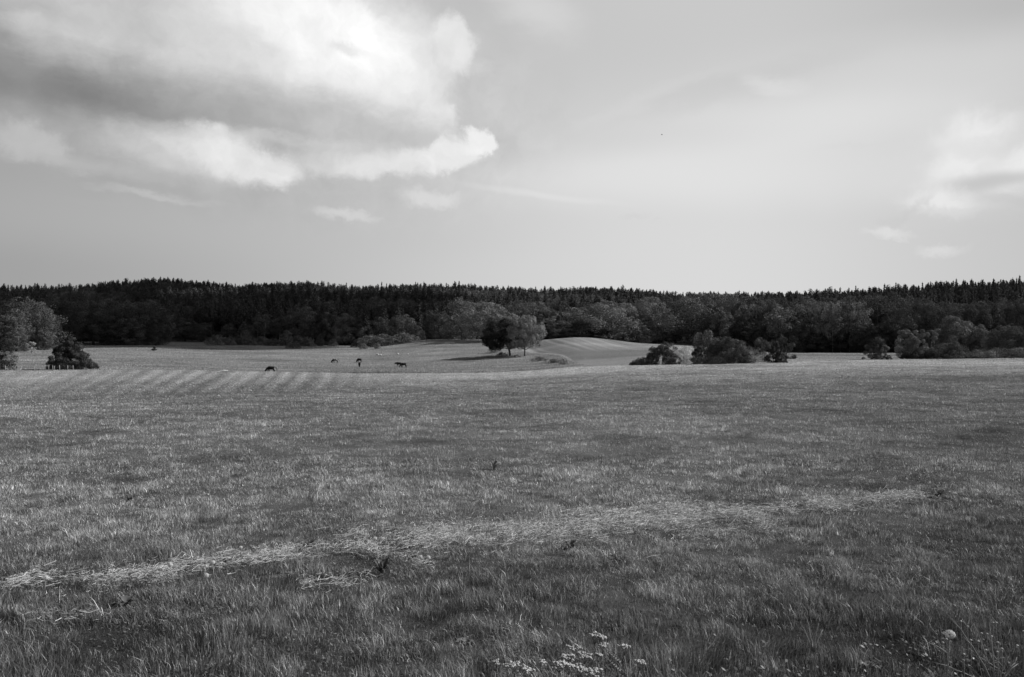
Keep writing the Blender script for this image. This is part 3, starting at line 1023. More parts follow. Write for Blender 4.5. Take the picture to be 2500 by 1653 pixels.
def pole_mesh(name, Hh, r, mat, seed):
    rnd = random.Random(seed); b = MB()
    k = 6
    pts = [(rnd.uniform(-.12, .12) * (i > 0), rnd.uniform(-.12, .12) * (i > 0), -0.4 + (Hh + .4) * i / k) for i in range(k + 1)]
    b.tube(pts, [r * (1 - 0.8 * i / k) for i in range(k + 1)], 6)
    for j in range(9):
        z = Hh * rnd.uniform(.2, .5); a = rnd.uniform(0, 6.28); l = rnd.uniform(.5, 1.4)
        b.tube([(0, 0, z), (math.cos(a) * l, math.sin(a) * l, z + .1)], [.035, .012], 4)
    return b.mesh(name, mat, True)


K['pine_a'] = (pine_mesh(1), pole_mesh('pine_trunk', 19, 0.17, M_bark, 1))
K['pine_b'] = (pine_mesh(2, 5.2, 20, 9.5), pole_mesh('pine_trunk', 19, 0.16, M_bark, 2))
K['pine_c'] = (pine_mesh(3, 7.0, 18.5, 7), pole_mesh('pine_trunk', 17.5, 0.19, M_bark, 3))
K['spruce_a'] = (spruce_mesh(4), pole_mesh('spruce_trunk', 18.5, 0.2, M_bark, 4))
K['spruce_b'] = (spruce_mesh(5, 5.2, 21, 3), pole_mesh('spruce_trunk', 19.5, 0.2, M_bark, 5))
# shrubs (unit: metres)
K['willow'] = (crown_mesh('willow_crown', 31, dome, 4.4, 0.0, 3.4, 70, 62, 0.17, (0.10, 0.2)), limbs_mesh('willow_stems', 31, 3.0, 0.06, 0.4, 1.2, 5, stems=4))
K['willow_b'] = (crown_mesh('willow_crown', 32, dome, 5.4, 0.0, 3.6, 80, 62, 0.18, (0.08, 0.17), spikes=14), limbs_mesh('willow_stems', 32, 3.0, 0.06, 0.4, 1.2, 5, stems=4))


def place(kind, name, p, Hh=None, Wd=None, rz=None, tone=1.0, label=None, cat=None, group=None, tone_t=1.0, parts=('crown', 'trunk')):
    cm, tm = K[kind]
    dim = DIM[kind]
    sh = (Hh / dim[1]) if Hh else 1.0
    sw = (Wd / dim[0]) if Wd else sh
    r = empty(name, p, rz if rz is not None else random.uniform(0, 6.28))
    tag(r, label, cat, group)
    c = link(parts[0], cm, r); c.scale = (sw, sw, sh); c.color = (tone, tone, tone, 1)
    t = link(parts[1], tm, r); t.scale = (min(sw, sh * 1.6), min(sw, sh * 1.6), sh); t.color = (tone_t, tone_t, tone_t, 1)
    return r, c


DIM = {'oak_a': (17, 18), 'oak_b': (15, 18), 'oak_c': (13, 18), 'oak_d': (19, 16), 'birch_a': (8, 19), 'birch_b': (9, 19), 'poplar': (6, 19),
       'pine_a': (6, 20), 'pine_b': (5.2, 20), 'pine_c': (7, 18.5), 'spruce_a': (6.5, 20), 'spruce_b': (5.2, 21), 'willow': (4.4, 3.4), 'willow_b': (5.4, 3.6)}


LAND = [(10, 'the left edge'), (90, 'the broken fence'), (172, 'the cone-shaped tree by the fence'), (270, 'the thin fence on the left'), (377, 'the lone small bush'), (460, 'the open gap beside the dark oaks'), (548, 'the pale heap'),
        (661, 'the nearest horse'), (740, 'the middle of the willow scrub'), (818, 'the patched horse'), (877, 'the two black horses'), (925, 'the touching pair of sheep'), (980, 'the right-hand horses'), (1040, 'the start of the rise'), (1130, 'the rounded group on the rise'),
        (1200, 'the big sloping sunlit tree'), (1281, 'the light feathery tree'), (1340, 'the left flank of the knoll'), (1400, 'the top of the knoll'), (1480, 'the right flank of the knoll'), (1560, 'the foot of the knoll'), (1620, 'the rounded upright bush'),
        (1672, 'the whitish flowering bush'), (1722, 'the tall young tree'), (1782, 'the largest dark bush'), (1838, 'the pale weedy bush'), (1893, 'the jagged dark bush'), (1970, 'the open gap right of the jagged bush'), (2060, 'the birches'), (2143, 'the lone cone-shaped tree'),
        (2222, 'the light rounded bush'), (2330, 'the tallest feathery bush'), (2400, 'the overgrown bank'), (2466, 'the dark round tree'), (2540, 'the right edge')]
MANY = {}


def many(root, what, px, where):
    """note a tree of the wood; its label is finished once all its neighbours are known"""
    lm = min(LAND, key=lambda q: abs(q[0] - px))[1]
    MANY.setdefault((what, where, lm), []).append((px, root))


def finish_labels():
    nth = ['leftmost'] + [w_ + ' from left' for w_ in ('second', 'third', 'fourth', 'fifth', 'sixth', 'seventh', 'eighth', 'ninth', 'tenth', 'eleventh', 'twelfth', 'thirteenth', 'fourteenth', 'fifteenth', 'sixteenth', 'seventeenth', 'eighteenth', 'nineteenth')]
    for (what, where, lm), lst in MANY.items():
        lst.sort(key=lambda q: q[0])
        for k, (px, r) in enumerate(lst):
            lab = f'{what} {where} {lm}'
            if len(lst) > 1:
                lab += ', ' + ('rightmost' if k == len(lst) - 1 else nth[min(k, 18)]) + ' there'
            w_ = lab.split()
            if len(w_) > 16: lab = ' '.join([q for q in w_ if q not in ('there', 'the')][:16])
            r['label'] = lab


def by_photo(kind, name, px, base_v, top_v, D, w_px, **kw):
    """stand a tree at direction px, distance D, so tall and wide as it is seen to be"""
    p = at(px, D, 0.05)
    top_z = EYE + (HZ - top_v) / F * D
    return place(kind, name, p, top_z - p.z, w_px / F * D, **kw)


# ---- single trees and bushes nearer than the wood -------------------------------------------------
def own(kind_mesh, trunk_mesh, name, p, label, cat, tone=1.0, rz=0, tone_t=1.0, group=None, parts=('crown', 'trunk'), shift=0.0):
    r = empty(name, p, rz); tag(r, label, cat, group)
    c = link(parts[0], kind_mesh, r); c.color = (tone, tone, tone, 1); c.location.x = shift
    if trunk_mesh:
        t = link(parts[1], trunk_mesh, r); t.color = (tone_t, tone_t, tone_t, 1)
    return r


def conep2(t):
    return max(0.0, 1 - t ** 1.25) ** 0.8


# bushy tree by the broken fence
own(crown_mesh('hawthorn_crown', 51, conep2, 8.6, 0.15, 7.1, 150, 260, 0.18, (0.07, 0.13), spikes=26, lob=0.25), limbs_mesh('hawthorn_trunk', 51, 6.5, 0.2, 0.6, 3.0, 9),
    'hawthorn_tree', at(172, 168, 0.1), 'dark bushy cone-shaped tree with foliage to the ground behind the broken fence', 'tree', 0.38)
# tree cut by the left edge of the picture
own(crown_mesh('hawthorn_crown', 52, dome, 10.5, 0.2, 9.8, 240, 110, 0.18, (0.05, 0.10), spikes=20), limbs_mesh('hawthorn_trunk', 52, 9, 0.22, 0.8, 3.2, 9),
    'hawthorn_tree', at(-38, 165, 0.1), 'dark tree cut off by the left edge of the picture, beside the broken fence', 'tree', 0.34)
own(crown_mesh('blossom_crown', 53, ell(), 2.4, 1.6, 4.4, 30, 60, 0.13, (0.12, 0.2)), limbs_mesh('elder_stems', 53, 3.4, 0.05, 0.5, .8, 4, stems=3),
    'elder_bush', at(30, 160, 0.05), 'small elder bush with pale blossom under the tree at the left edge', 'bush', 2.4)

# the group on the bank in the middle
own(crown_mesh('oak_crown', 61, broadflat, 14.8, 2.8, 12.5, 150, 240, 0.27, (0.06, 0.12), off=(3.0, 0), lob=0.5), limbs_mesh('oak_trunk', 61, 12.6, 0.42, 2.4, 5.2, 9, lean=(-2.2, 0)),
    'oak_tree', at(1246, 268, 0.1), 'dark broad tree leaning left on the bank, directly left of the light feathery tree', 'tree', 0.40, shift=-2.9)
own(crown_mesh('elm_crown', 62, broadflat, 12.8, 3.1, 12.9, 190, 220, 0.20, (0.06, 0.12), flat=1.0, spikes=30, off=(1.2, 0), lob=0.4), limbs_mesh('elm_trunk', 62, 12.2, 0.26, 2.2, 4.2, 9, lean=(0.2, 0)),
    'elm_tree', at(1281, 261, 0.1), 'light feathery tree with a clear forked trunk standing alone on the bank before the knoll', 'tree', 1.75)
own(crown_mesh('bush_crown', 63, dome, 4.5, 0.1, 3.2, 60, 60, 0.15), limbs_mesh('bush_stems', 63, 3, .05, .4, 1.2, 4, stems=3),
    'bush', at(1205, 285, 0.05), 'low pale bush on the bank seen under the leaning dark tree', 'bush', 1.5)
by_photo('oak_a', 'oak_tree', 1128, 828, 727, 352, 98, tone=0.95, label='tall rounded tree on the rise, darkest of the big group above the shadow', cat='tree')
by_photo('oak_d', 'oak_tree', 1180, 830, 742, 338, 128, tone=1.5, label='big sunlit tree sloping down to the right behind the leaning dark tree', cat='tree')  # leaf tone raised so the crown looks sunlit
by_photo('oak_b', 'oak_tree', 1222, 830, 768, 334, 66, tone=1.0, label='smaller sunlit tree at the right foot of the big sloping group', cat='tree')
by_photo('oak_c', 'oak_tree', 1098, 828, 770, 378, 60, tone=0.8, label='dark shorter tree at the left foot of the tall rounded group on the rise', cat='tree')

# bushes on the crest of the near meadow, right of centre
def shrub(seed, px, D, w, h, prof, tone, label, leaf=0.10, n=120, per=80, spikes=0, cat='bush', name='bush', flat=0.9, cr=(0.06, 0.13), off=None, z0=0.05, stems=4):
    own(crown_mesh(name + '_crown', seed, prof, w, z0, h, max(14, int(n * 0.62)), int(per * 2.6), leaf * 1.15, (cr[0] * 1.35, cr[1] * 1.5), flat=flat, spikes=spikes, off=off), limbs_mesh(name + '_stems', seed, h * .9, 0.04, 0.3, w * .3, 6, stems=stems),
        name, at(px, D, 0.05), label, cat, tone * ((0.92 if px < 2180 else 1.2) if tone < 1.6 else 0.8), parts=('foliage', 'stems'))


shrub(71, 1620, 124, 3.2, 3.4, ell(), 0.95, 'rounded upright bush with pale blossom on top, leftmost tall bush on the meadow crest', 0.09, 120, 80, 8)
shrub(72, 1643, 121, 2.1, 1.5, dome, 1.3, 'low bush tucked against the right foot of the rounded upright bush', 0.08, 50, 60)
shrub(73, 1570, 124, 3.2, 1.15, dome, 1.05, 'low dark weedy bush trailing off to the left of the rounded upright bush', 0.07, 90, 60, 10)
shrub(74, 1548, 124, 1.6, 0.55, dome, 1.0, 'lowest leftmost tuft of the weedy growth on the meadow crest', 0.06, 40, 50, 5)
shrub(75, 1592, 125, 2.2, 2.0, dome, 1.6, 'pale feathery bush between the weedy tail and the rounded upright bush', 0.07, 60, 60, 12)
shrub(76, 1672, 128, 3.6, 2.9, dome, 5.6, 'whitish flowering bush glowing between two dark bushes on the crest', 0.07, 90, 60, 40)
shrub(77, 1694, 130, 2.0, 1.6, dome, 2.6, 'smaller grey-white bush beside the whitish flowering bush', 0.08, 50, 60, 4)
shrub(78, 1722, 119, 3.5, 4.9, ell(), 1.15, 'tall upright young tree with pointed shoots at the left end of the big dark bush', 0.10, 70, 70, 80, flat=1.5, cr=(0.05, 0.10))
shrub(79, 1707, 116, 2.0, 2.6, dome, 0.75, 'dark leafy bush at the left foot of the tall upright young tree', 0.10, 60, 70, 6)
shrub(80, 1782, 114, 6.8, 3.6, dome, 0.85, 'largest dark rounded bush on the meadow crest', 0.10, 330, 85, 26, cr=(0.04, 0.085))
shrub(81, 1752, 121, 3.2, 3.9, ell(), 1.0, 'bush filling the gap between the tall young tree and the largest dark bush', 0.10, 90, 70, 12)
shrub(82, 1838, 124, 4.6, 2.3, dome, 2.3, 'pale thin weedy bush at the right foot of the largest dark bush', 0.06, 90, 60, 24)
shrub(83, 1868, 122, 2.9, 3.9, ell(), 1.0, 'thin spiky bush with upright twigs between the largest bush and the jagged dark one', 0.09, 34, 55, 34, z0=1.0)
shrub(84, 1893, 113, 2.5, 3.3, conep2, 0.8, 'jagged dark bush at the right end of the row on the crest', 0.09, 60, 60, 60, off=(-0.3, 0), cr=(0.05, 0.10))
shrub(85, 1906, 112, 1.5, 2.0, dome, 0.7, 'small dark bush at the right foot of the jagged dark bush', 0.08, 50, 70, 14)
shrub(86, 1879, 112, 0.7, 0.5, dome, 0.5, 'tiny dark bush left of the jagged dark bush', 0.06, 20, 40, 3)
shrub(87, 1922, 150, 4.0, 4.6, ell(), 0.75, 'thin dark sapling behind the jagged dark bush', 0.12, 40, 55, 12, name='sapling')
shrub(88, 1745, 112, 6.0, 0.8, dome, 0.9, 'low weeds under the left half of the largest dark bush', 0.06, 110, 50, 14, cat='weeds', name='weed_patch')
shrub(89, 2143, 136, 4.3, 3.9, cone_p, 1.0, 'spiky cone-shaped small tree standing alone on the right side of the meadow', 0.11, 80, 65, 60, name='small_tree', cat='tree', cr=(0.05, 0.10))
shrub(90, 2166, 134, 1.3, 1.0, dome, 1.0, 'small bush at the right foot of the spiky cone-shaped tree', 0.08, 24, 50, 5)
# bush group on the right
shrub(91, 2222, 160, 5.0, 5.6, ell(), 1.25, 'light rounded bush at the left end of the bush group on the right', 0.15, 130, 75, 6, name='willow_bush')
shrub(92, 2264, 168, 3.6, 6.3, ell(), 1.25, 'rounded bush top rising between the light bush and the tall grey one', 0.15, 90, 75, 6, name='willow_bush')
shrub(93, 2330, 172, 9.5, 8.6, dome, 1.2, 'tallest feathery grey bush in the group on the right', 0.17, 260, 90, 30, name='willow_bush', cr=(0.05, 0.11))
shrub(94, 2382, 170, 8.0, 6.9, dome, 1.15, 'broad feathery bush on the right shoulder of the tallest grey bush', 0.17, 200, 80, 20, name='willow_bush', cr=(0.05, 0.11))
shrub(95, 2318, 140, 5.4, 2.7, dome, 0.85, 'dark leafy bush low in front of the tallest grey bush', 0.11, 140, 75, 12)
shrub(96, 2232, 138, 3.6, 1.5, dome, 0.45, 'very dark low bush at the left foot of the group on the right', 0.10, 70, 70, 5)
shrub(97, 2270, 138, 4.4, 1.5, dome, 0.6, 'dark low bush with pale flowers, middle of the group on the right', 0.10, 80, 70, 8)
shrub(98, 2466, 150, 6.6, 5.6, ell(), 0.8, 'dark round tree with blossom specks near the right edge', 0.13, 170, 85, 16, name='hawthorn_tree', cat='tree', z0=0.9)
shrub(99, 2428, 158, 4.6, 4.4, dome, 0.9, 'medium bush left of the dark round tree near the right edge', 0.13, 90, 70, 8)
shrub(100, 2545, 150, 7.0, 5.8, dome, 0.9, 'bush cut off by the right edge of the picture', 0.14, 150, 70, 8)
for k, (px, w, h, tn) in enumerate([(2350, 4.2, .9, 1.2), (2400, 6.0, 1.25, 1.4), (2450, 6.5, 1.5, 1.2), (2500, 6.5, 1.7, 1.3), (2550, 6.5, 1.8, 1.2)]):
    shrub(110 + k, px, 138, w, h, dome, tn, ['low weeds at the thin left end of the overgrown bank on the right', 'weeds on the overgrown bank below the feathery bushes', 'tall weeds on the overgrown bank left of the dark round tree',
          'tall weeds on the overgrown bank under the dark round tree', 'tall weeds on the overgrown bank at the right edge of the picture'][k], 0.12, 90, 40, 50, cat='weeds', name='weed_patch', flat=0.7)
# pale flowering weeds below the two trees
shrub(120, 1376, 190, 2.4, 1.5, dome, 3.6, 'white flowering weeds on the end of the bank below the light feathery tree', 0.08, 40, 45, 16, cat='weeds', name='weed_patch')
shrub(121, 1350, 205, 3.6, 1.2, dome, 1.8, 'grey weeds on the bank left of the white flowering weeds', 0.08, 50, 45, 12, cat='weeds', name='weed_patch')
shrub(122, 1318, 225, 4.4, 1.2, dome, 1.5, 'weeds on the bank between the light feathery tree and the field corner', 0.09, 50, 45, 12, cat='weeds', name='weed_patch')
shrub(123, 1262, 256, 2.2, 1.1, dome, 3.4, 'pale flowering weeds between the two trunks on the bank', 0.09, 30, 45, 6, cat='weeds', name='weed_patch')
shrub(124, 1228, 268, 4.0, 1.3, dome, 1.4, 'scrubby weeds left of the leaning dark tree trunk', 0.10, 40, 45, 8, cat='weeds', name='weed_patch')
shrub(125, 377, 300, 2.0, 1.5, ell(), 0.35, 'single small dark bush alone in the far left pasture', 0.12, 30, 60, 2)

# willow scrub along the foot of the wood, centre left
WL_R = []
wl = [(512, 382, 18, 824, 1.1), (533, 365, 36, 818, 1.45), (562, 366, 24, 822, 1.2), (585, 372, 28, 818, 1.0), (612, 368, 30, 822, 1.25), (640, 372, 34, 822, 1.1),
      (668, 368, 32, 826, 1.15), (700, 374, 40, 821, 1.2), (728, 365, 36, 820, 1.3), (750, 366, 34, 823, 1.2), (724, 338, 20, 833, 1.0), (708, 338, 16, 836, 1.3),
      (780, 372, 18, 818, 0.9), (812, 372, 20, 828, 1.0), (878, 355, 36, 826, 1.1), (905, 350, 50, 818, 1.25), (935, 346, 56, 816, 1.15), (962, 345, 46, 822, 1.2),
      (985, 352, 38, 812, 1.4), (1005, 358, 34, 818, 1.2), (888, 330, 18, 838, 1.4), (922, 328, 14, 838, 1.4)]
for i, (px, D, w, tv, tn) in enumerate(wl):
    WL_R.append(None)
    WL_R[-1], _ = by_photo('willow' if i % 3 else 'willow_b', 'willow_bush', px, 0, tv, D, w * 1.15, tone=tn, parts=('foliage', 'stems'),
             label='rounded grey willow bush in the scrub along the foot of the dark wood', cat='bush', group='willow bushes along the foot of the wood')
    many(WL_R[-1], 'rounded %s willow bush' % ('pale' if tn > 1.25 else 'grey'), px, 'along the foot of the wood beyond')

# ---- broadleaved trees of the wood's edge ---------------------------------------------------------
edge = []
LL = 'dark rounded broadleaved tree at the left end of the wood behind the pasture'
LB = 'sunlit broadleaved tree in the clump at the far left edge'
LC = 'broadleaved tree among the pines in the middle of the wood edge'
LR = 'rounded broadleaved tree at the wood edge behind the knoll and the row of bushes'
LRR = 'dark broadleaved tree of the wood edge at the right of the picture'
LBI = 'slender pale-stemmed birch at the right part of the wood edge'
# kind, px, top, D, width px, tone, label
E = [
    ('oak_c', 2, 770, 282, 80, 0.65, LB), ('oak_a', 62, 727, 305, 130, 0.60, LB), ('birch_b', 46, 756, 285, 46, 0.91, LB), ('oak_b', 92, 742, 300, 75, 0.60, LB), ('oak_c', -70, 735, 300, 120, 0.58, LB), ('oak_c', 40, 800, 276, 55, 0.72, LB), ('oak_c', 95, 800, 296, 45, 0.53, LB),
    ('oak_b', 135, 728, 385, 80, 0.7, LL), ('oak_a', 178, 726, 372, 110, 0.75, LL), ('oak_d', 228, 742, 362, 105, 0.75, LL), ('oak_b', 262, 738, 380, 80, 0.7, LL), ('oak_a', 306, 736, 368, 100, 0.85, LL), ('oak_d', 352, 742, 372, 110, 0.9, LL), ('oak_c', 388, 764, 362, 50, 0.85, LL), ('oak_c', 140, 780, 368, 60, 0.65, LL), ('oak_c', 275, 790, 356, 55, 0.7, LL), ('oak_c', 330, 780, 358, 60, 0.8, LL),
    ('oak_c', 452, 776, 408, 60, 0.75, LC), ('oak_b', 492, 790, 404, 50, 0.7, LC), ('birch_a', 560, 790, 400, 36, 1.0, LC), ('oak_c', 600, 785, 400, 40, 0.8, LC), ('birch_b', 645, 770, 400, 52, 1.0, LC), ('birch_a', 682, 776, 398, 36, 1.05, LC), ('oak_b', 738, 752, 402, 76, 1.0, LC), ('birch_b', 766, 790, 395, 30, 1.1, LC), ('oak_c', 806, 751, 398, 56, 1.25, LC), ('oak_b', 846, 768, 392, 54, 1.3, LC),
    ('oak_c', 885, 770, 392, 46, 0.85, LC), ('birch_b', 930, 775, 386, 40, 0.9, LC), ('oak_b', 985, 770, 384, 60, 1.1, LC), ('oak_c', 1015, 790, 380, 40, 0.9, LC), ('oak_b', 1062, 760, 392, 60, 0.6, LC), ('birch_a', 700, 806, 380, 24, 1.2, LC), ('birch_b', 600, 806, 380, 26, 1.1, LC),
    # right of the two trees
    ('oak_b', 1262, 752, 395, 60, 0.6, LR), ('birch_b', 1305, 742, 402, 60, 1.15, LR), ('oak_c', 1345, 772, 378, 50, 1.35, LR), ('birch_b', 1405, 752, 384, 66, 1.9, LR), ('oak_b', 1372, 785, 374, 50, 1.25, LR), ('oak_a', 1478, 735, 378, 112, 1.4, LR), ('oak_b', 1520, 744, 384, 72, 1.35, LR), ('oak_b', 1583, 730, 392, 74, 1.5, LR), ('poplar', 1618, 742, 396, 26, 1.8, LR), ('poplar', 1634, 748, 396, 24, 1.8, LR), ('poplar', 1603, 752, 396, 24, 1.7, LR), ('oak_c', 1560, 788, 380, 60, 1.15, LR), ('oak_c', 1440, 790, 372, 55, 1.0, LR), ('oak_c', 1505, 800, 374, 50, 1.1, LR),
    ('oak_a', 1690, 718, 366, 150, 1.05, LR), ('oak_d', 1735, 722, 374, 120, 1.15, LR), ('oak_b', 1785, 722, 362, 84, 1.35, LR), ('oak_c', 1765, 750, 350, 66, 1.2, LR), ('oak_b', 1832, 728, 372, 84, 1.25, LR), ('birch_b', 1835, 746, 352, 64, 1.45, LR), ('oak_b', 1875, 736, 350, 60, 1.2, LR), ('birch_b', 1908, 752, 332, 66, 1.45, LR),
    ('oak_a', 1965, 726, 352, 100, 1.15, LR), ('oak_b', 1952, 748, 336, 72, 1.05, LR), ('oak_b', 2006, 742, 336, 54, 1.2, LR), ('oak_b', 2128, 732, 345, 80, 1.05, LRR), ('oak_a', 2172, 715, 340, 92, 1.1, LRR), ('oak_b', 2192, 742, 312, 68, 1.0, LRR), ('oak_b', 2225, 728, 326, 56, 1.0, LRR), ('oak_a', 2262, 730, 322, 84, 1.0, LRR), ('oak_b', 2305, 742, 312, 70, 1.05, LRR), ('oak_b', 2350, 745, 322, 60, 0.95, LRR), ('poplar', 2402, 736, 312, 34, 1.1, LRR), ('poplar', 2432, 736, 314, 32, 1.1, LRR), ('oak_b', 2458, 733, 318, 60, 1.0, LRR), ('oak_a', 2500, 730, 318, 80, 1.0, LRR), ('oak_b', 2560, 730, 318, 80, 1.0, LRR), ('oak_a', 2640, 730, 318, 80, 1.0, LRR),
    ('birch_a', 2032, 740, 318, 44, 1.5, LBI), ('birch_b', 2052, 738, 320, 48, 1.45, LBI), ('birch_a', 2074, 737, 318, 44, 1.45, LBI), ('birch_b', 2096, 740, 320, 46, 1.4, LBI), ('poplar', 2100, 738, 322, 26, 1.4, LRR), ('poplar', 2014, 742, 322, 24, 1.5, LRR),
    # understorey closing the edge at its foot
]
LU = 'low dark undergrowth tree filling the foot of the wood edge on the right'
for px in range(1240, 2640, 30):
    d = float(forest_edge(px)) + random.uniform(4, 14)
    E.append((random.choice(['oak_c', 'oak_b', 'oak_c']), px + random.uniform(-10, 10), random.uniform(772, 806), d, random.uniform(44, 62), random.uniform(0.5, 0.75), LU))
LM = 'broadleaved tree standing deeper in the right half of the wood'
for px in range(1260, 2680, 26):
    d = float(forest_edge(px)) + random.uniform(25, 60)
    tv = np.interp(px, [1240, 1400, 1600, 1700, 1900, 2100, 2300, 2500], [745, 742, 732, 728, 730, 726, 735, 735]) + random.uniform(-4, 16)
    E.append((random.choice(['oak_a', 'oak_b', 'birch_b', 'oak_b']), px + random.uniform(-8, 8), tv, d, random.uniform(50, 76), random.uniform(0.8, 1.15), LM))
LF = 'dark broadleaved tree filling the foot of the wood on the left'
for px in list(range(110, 430, 34)):
    E.append(('oak_c', px + random.uniform(-8, 8), random.uniform(760, 788), float(forest_edge(px)) + random.uniform(2, 10), random.uniform(50, 66), 0.6, LF))
GR = {LL: 'broadleaved trees of the wood edge on the left', LF: 'broadleaved trees of the wood edge on the left', LB: 'trees of the clump at the far left', LC: 'broadleaved trees among the pines', LR: 'broadleaved trees of the wood edge on the right',
      LRR: 'broadleaved trees of the wood edge on the right', LBI: 'birches of the wood edge', LU: 'undergrowth trees of the wood edge', LM: 'broadleaved trees within the wood'}
nm = {'oak': 'oak_tree', 'bir': 'birch_tree', 'pop': 'poplar_tree'}
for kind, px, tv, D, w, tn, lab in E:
    r_, c_ = by_photo(kind, nm[kind[:3]], px, 0, tv, D, w * 1.12, tone=tn * ((1.05 if lab != LRR else 0.82) if lab in (LR, LBI, LRR) else (0.72 if lab == LM else (0.8 if lab in (LU, LL, LF) else 1.0))), tone_t=0.6, label=lab, cat='tree', group=GR[lab])  # leaf tone shifted by row: wood edge as if lit stronger, deeper trees darker
    kd = {'oak': 'rounded tree', 'bir': 'birch', 'pop': 'slender poplar'}[kind[:3]]
    tone_w = 'dark' if tn < 0.9 else ('mid-grey' if tn < 1.25 else 'light')
    size_w = 'low' if tv > 768 else ('tall' if tv < 740 else '')
    many(r_, ' '.join(q for q in (size_w, tone_w, kd) if q), px, 'deeper in the wood behind' if lab == LM else 'at the wood edge behind')

# pale elder blossom at the foot of the left clump
own(crown_mesh('blossom_crown', 54, ell(), 3.6, 0.8, 4.4, 30, 50, 0.2, (0.08, 0.16)), limbs_mesh('elder_stems', 54, 4.6, 0.06, 0.5, 1.2, 4, stems=3),
    'elder_bush', at(76, 268, 0.05), 'pale blossoming elder bush at the foot of the sunlit clump far left', 'bush', 2.2)

# ---- the pine wood ----------------------------------------------------------------------------------
pts = []
sp = 6.2
yy = 300.0
while yy < 640:
    xx = -0.86 * yy
    while xx < 0.86 * yy:
        pts.append((xx + random.uniform(-2.4, 2.4), yy + random.uniform(-2.4, 2.4)))
        xx += sp
    yy += sp
for k in range(2600):
    a_ = random.uniform(-0.70, 0.70); q_ = CX + F * math.tan(a_)
    d_ = float(np.interp(q_, *zip(*RIDGE))) + random.uniform(-26, 16)
    pts.append((math.tan(a_) * d_, d_))
pts = np.array(pts)
ppx, pD = px_d(pts[:, 0], pts[:, 1])
fe = np.interp(np.clip(ppx, 0, 2500), ck, D0)
setb = np.interp(ppx, [-400, 100, 300, 430, 1100, 1250, 1500, 1900, 2500], [40, 40, 30, 6, 8, 30, 55, 62, 55])
rg = np.interp(np.clip(ppx, 0, 2500), *zip(*RIDGE))
keep = (pD > fe + setb) & (pD < rg + 24)
pts = pts[keep]; ppx = ppx[keep]; pD = pD[keep]; rg = rg[keep]; fe = fe[keep]
pz = height(pts[:, 0], pts[:, 1]) - 0.1
npt = len(pts)
u = rng.random(npt)
spr = sstep(2000, 2350, ppx) * 0.6 + 0.15
kind = np.where(rng.random(npt) < spr, 3 + (u > .5), (u * 3).astype(int))
# broadleaved patches within the wood (the sunlit slope right of centre, and left)
bl = (vnoise(pts[:, 0], pts[:, 1], 38, 12, 2) > np.interp(ppx, [0, 300, 420, 1000, 1200, 1700, 2000, 2500], [.35, .4, .66, .62, .5, .55, .7, .75])) & (pD < rg - 25)
kind = np.where(bl & (rng.random(npt) < 0.75), 5 + (u > .5), kind)
scl = rng.uniform(0.84, 1.03, npt) * (0.90 + 0.20 * vnoise(pts[:, 0], pts[:, 1], 34, 44, 2))
scl *= np.where(rng.random(npt) < 0.05, 1.07, 1.0)
kind = np.where((pD > rg - 40) & (rng.random(npt) < 0.16 * (ppx < 2100)), 5 + (u > .5), kind)
SW = np.where((kind < 5) & (pD > rg - 40), 0.82, 1.0)
top = pz + 19.5 * scl
# how much of each tree shows above those in front of it
order = np.argsort(pD)
binw = 5.0
nb = int(3400 / binw) + 2
hor = np.full(nb, 1e9)
for px, tv, D, w in [(e[1], e[2], e[3], e[4]) for e in E]:
    a0 = int((px - w * .4 + 450) / binw); a1 = int((px + w * .4 + 450) / binw)
    for b_ in range(max(0, a0), min(nb, a1)): hor[b_] = min(hor[b_], tv + 4)
score = np.zeros(npt)
for i in order:
    hw = 2.4 / pD[i] * F
    a0 = max(0, int((ppx[i] - hw + 450) / binw)); a1 = min(nb, int((ppx[i] + hw + 450) / binw) + 1)
    if a1 <= a0 or ppx[i] < -10 or ppx[i] > 2510:
        continue
    tv = HZ - (top[i] - EYE) / pD[i] * F; bv = HZ - (pz[i] - EYE) / pD[i] * F
    seg_ = np.minimum(hor[a0:a1], bv)
    vis = np.clip(seg_ - tv, 0, 60)
    score[i] = vis.sum() * binw
    hor[a0:a1] = np.minimum(hor[a0:a1], tv + 2)
is_con = kind <= 4
names = ['pine_a', 'pine_b', 'pine_c', 'spruce_a', 'spruce_b', 'oak_b', 'birch_b']
idx = np.argsort(-np.where(is_con, score, -1))[:290]
solo = np.zeros(npt, bool); solo[idx] = True
labs = {'f': 'tall dark pine with bare trunk in the front rows of the wood',
        'r': 'dark conifer top standing on the skyline of the wood',
        'm': 'dark conifer on the wooded slope below the skyline'}
gps = {'f': 'pines in the front rows of the wood', 'r': 'conifers along the skyline', 'm': 'conifers on the wooded slope'}
src = {}
rot = rng.uniform(0, 6.28, npt)
for i in np.where(solo)[0]:
    kname = names[kind[i]]
    sc = float(scl[i])
    key = 'r' if pD[i] > rg[i] - 20 else ('f' if (pD[i] < fe[i] + 30 and ppx[i] < 1250) else 'm')
    dm = DIM[kname]
    r, c = place(kname, 'pine_tree' if kname.startswith('pine') else 'spruce_tree', Vector((pts[i, 0], pts[i, 1], pz[i])), dm[1] * sc, dm[0] * sc * rng.uniform(.9, 1.1) * float(SW[i]), rot[i],
                 tone=1.0, label=labs[key], cat='tree', group=gps[key], tone_t=1.3)
    many(r, 'pine' if kname.startswith('pine') else 'pointed spruce', ppx[i], {'r': 'on the skyline above', 'f': 'in the front row of the wood beyond', 'm': 'on the wooded slope above'}[key])
    src.setdefault(kname, c)
for o in col.objects:      # broadleaf crowns to repeat inside the wood
    if o.data in (K['oak_b'][0], K['birch_b'][0]) and o.parent:
        src.setdefault('oak_b' if o.data == K['oak_b'][0] else 'birch_b', o)


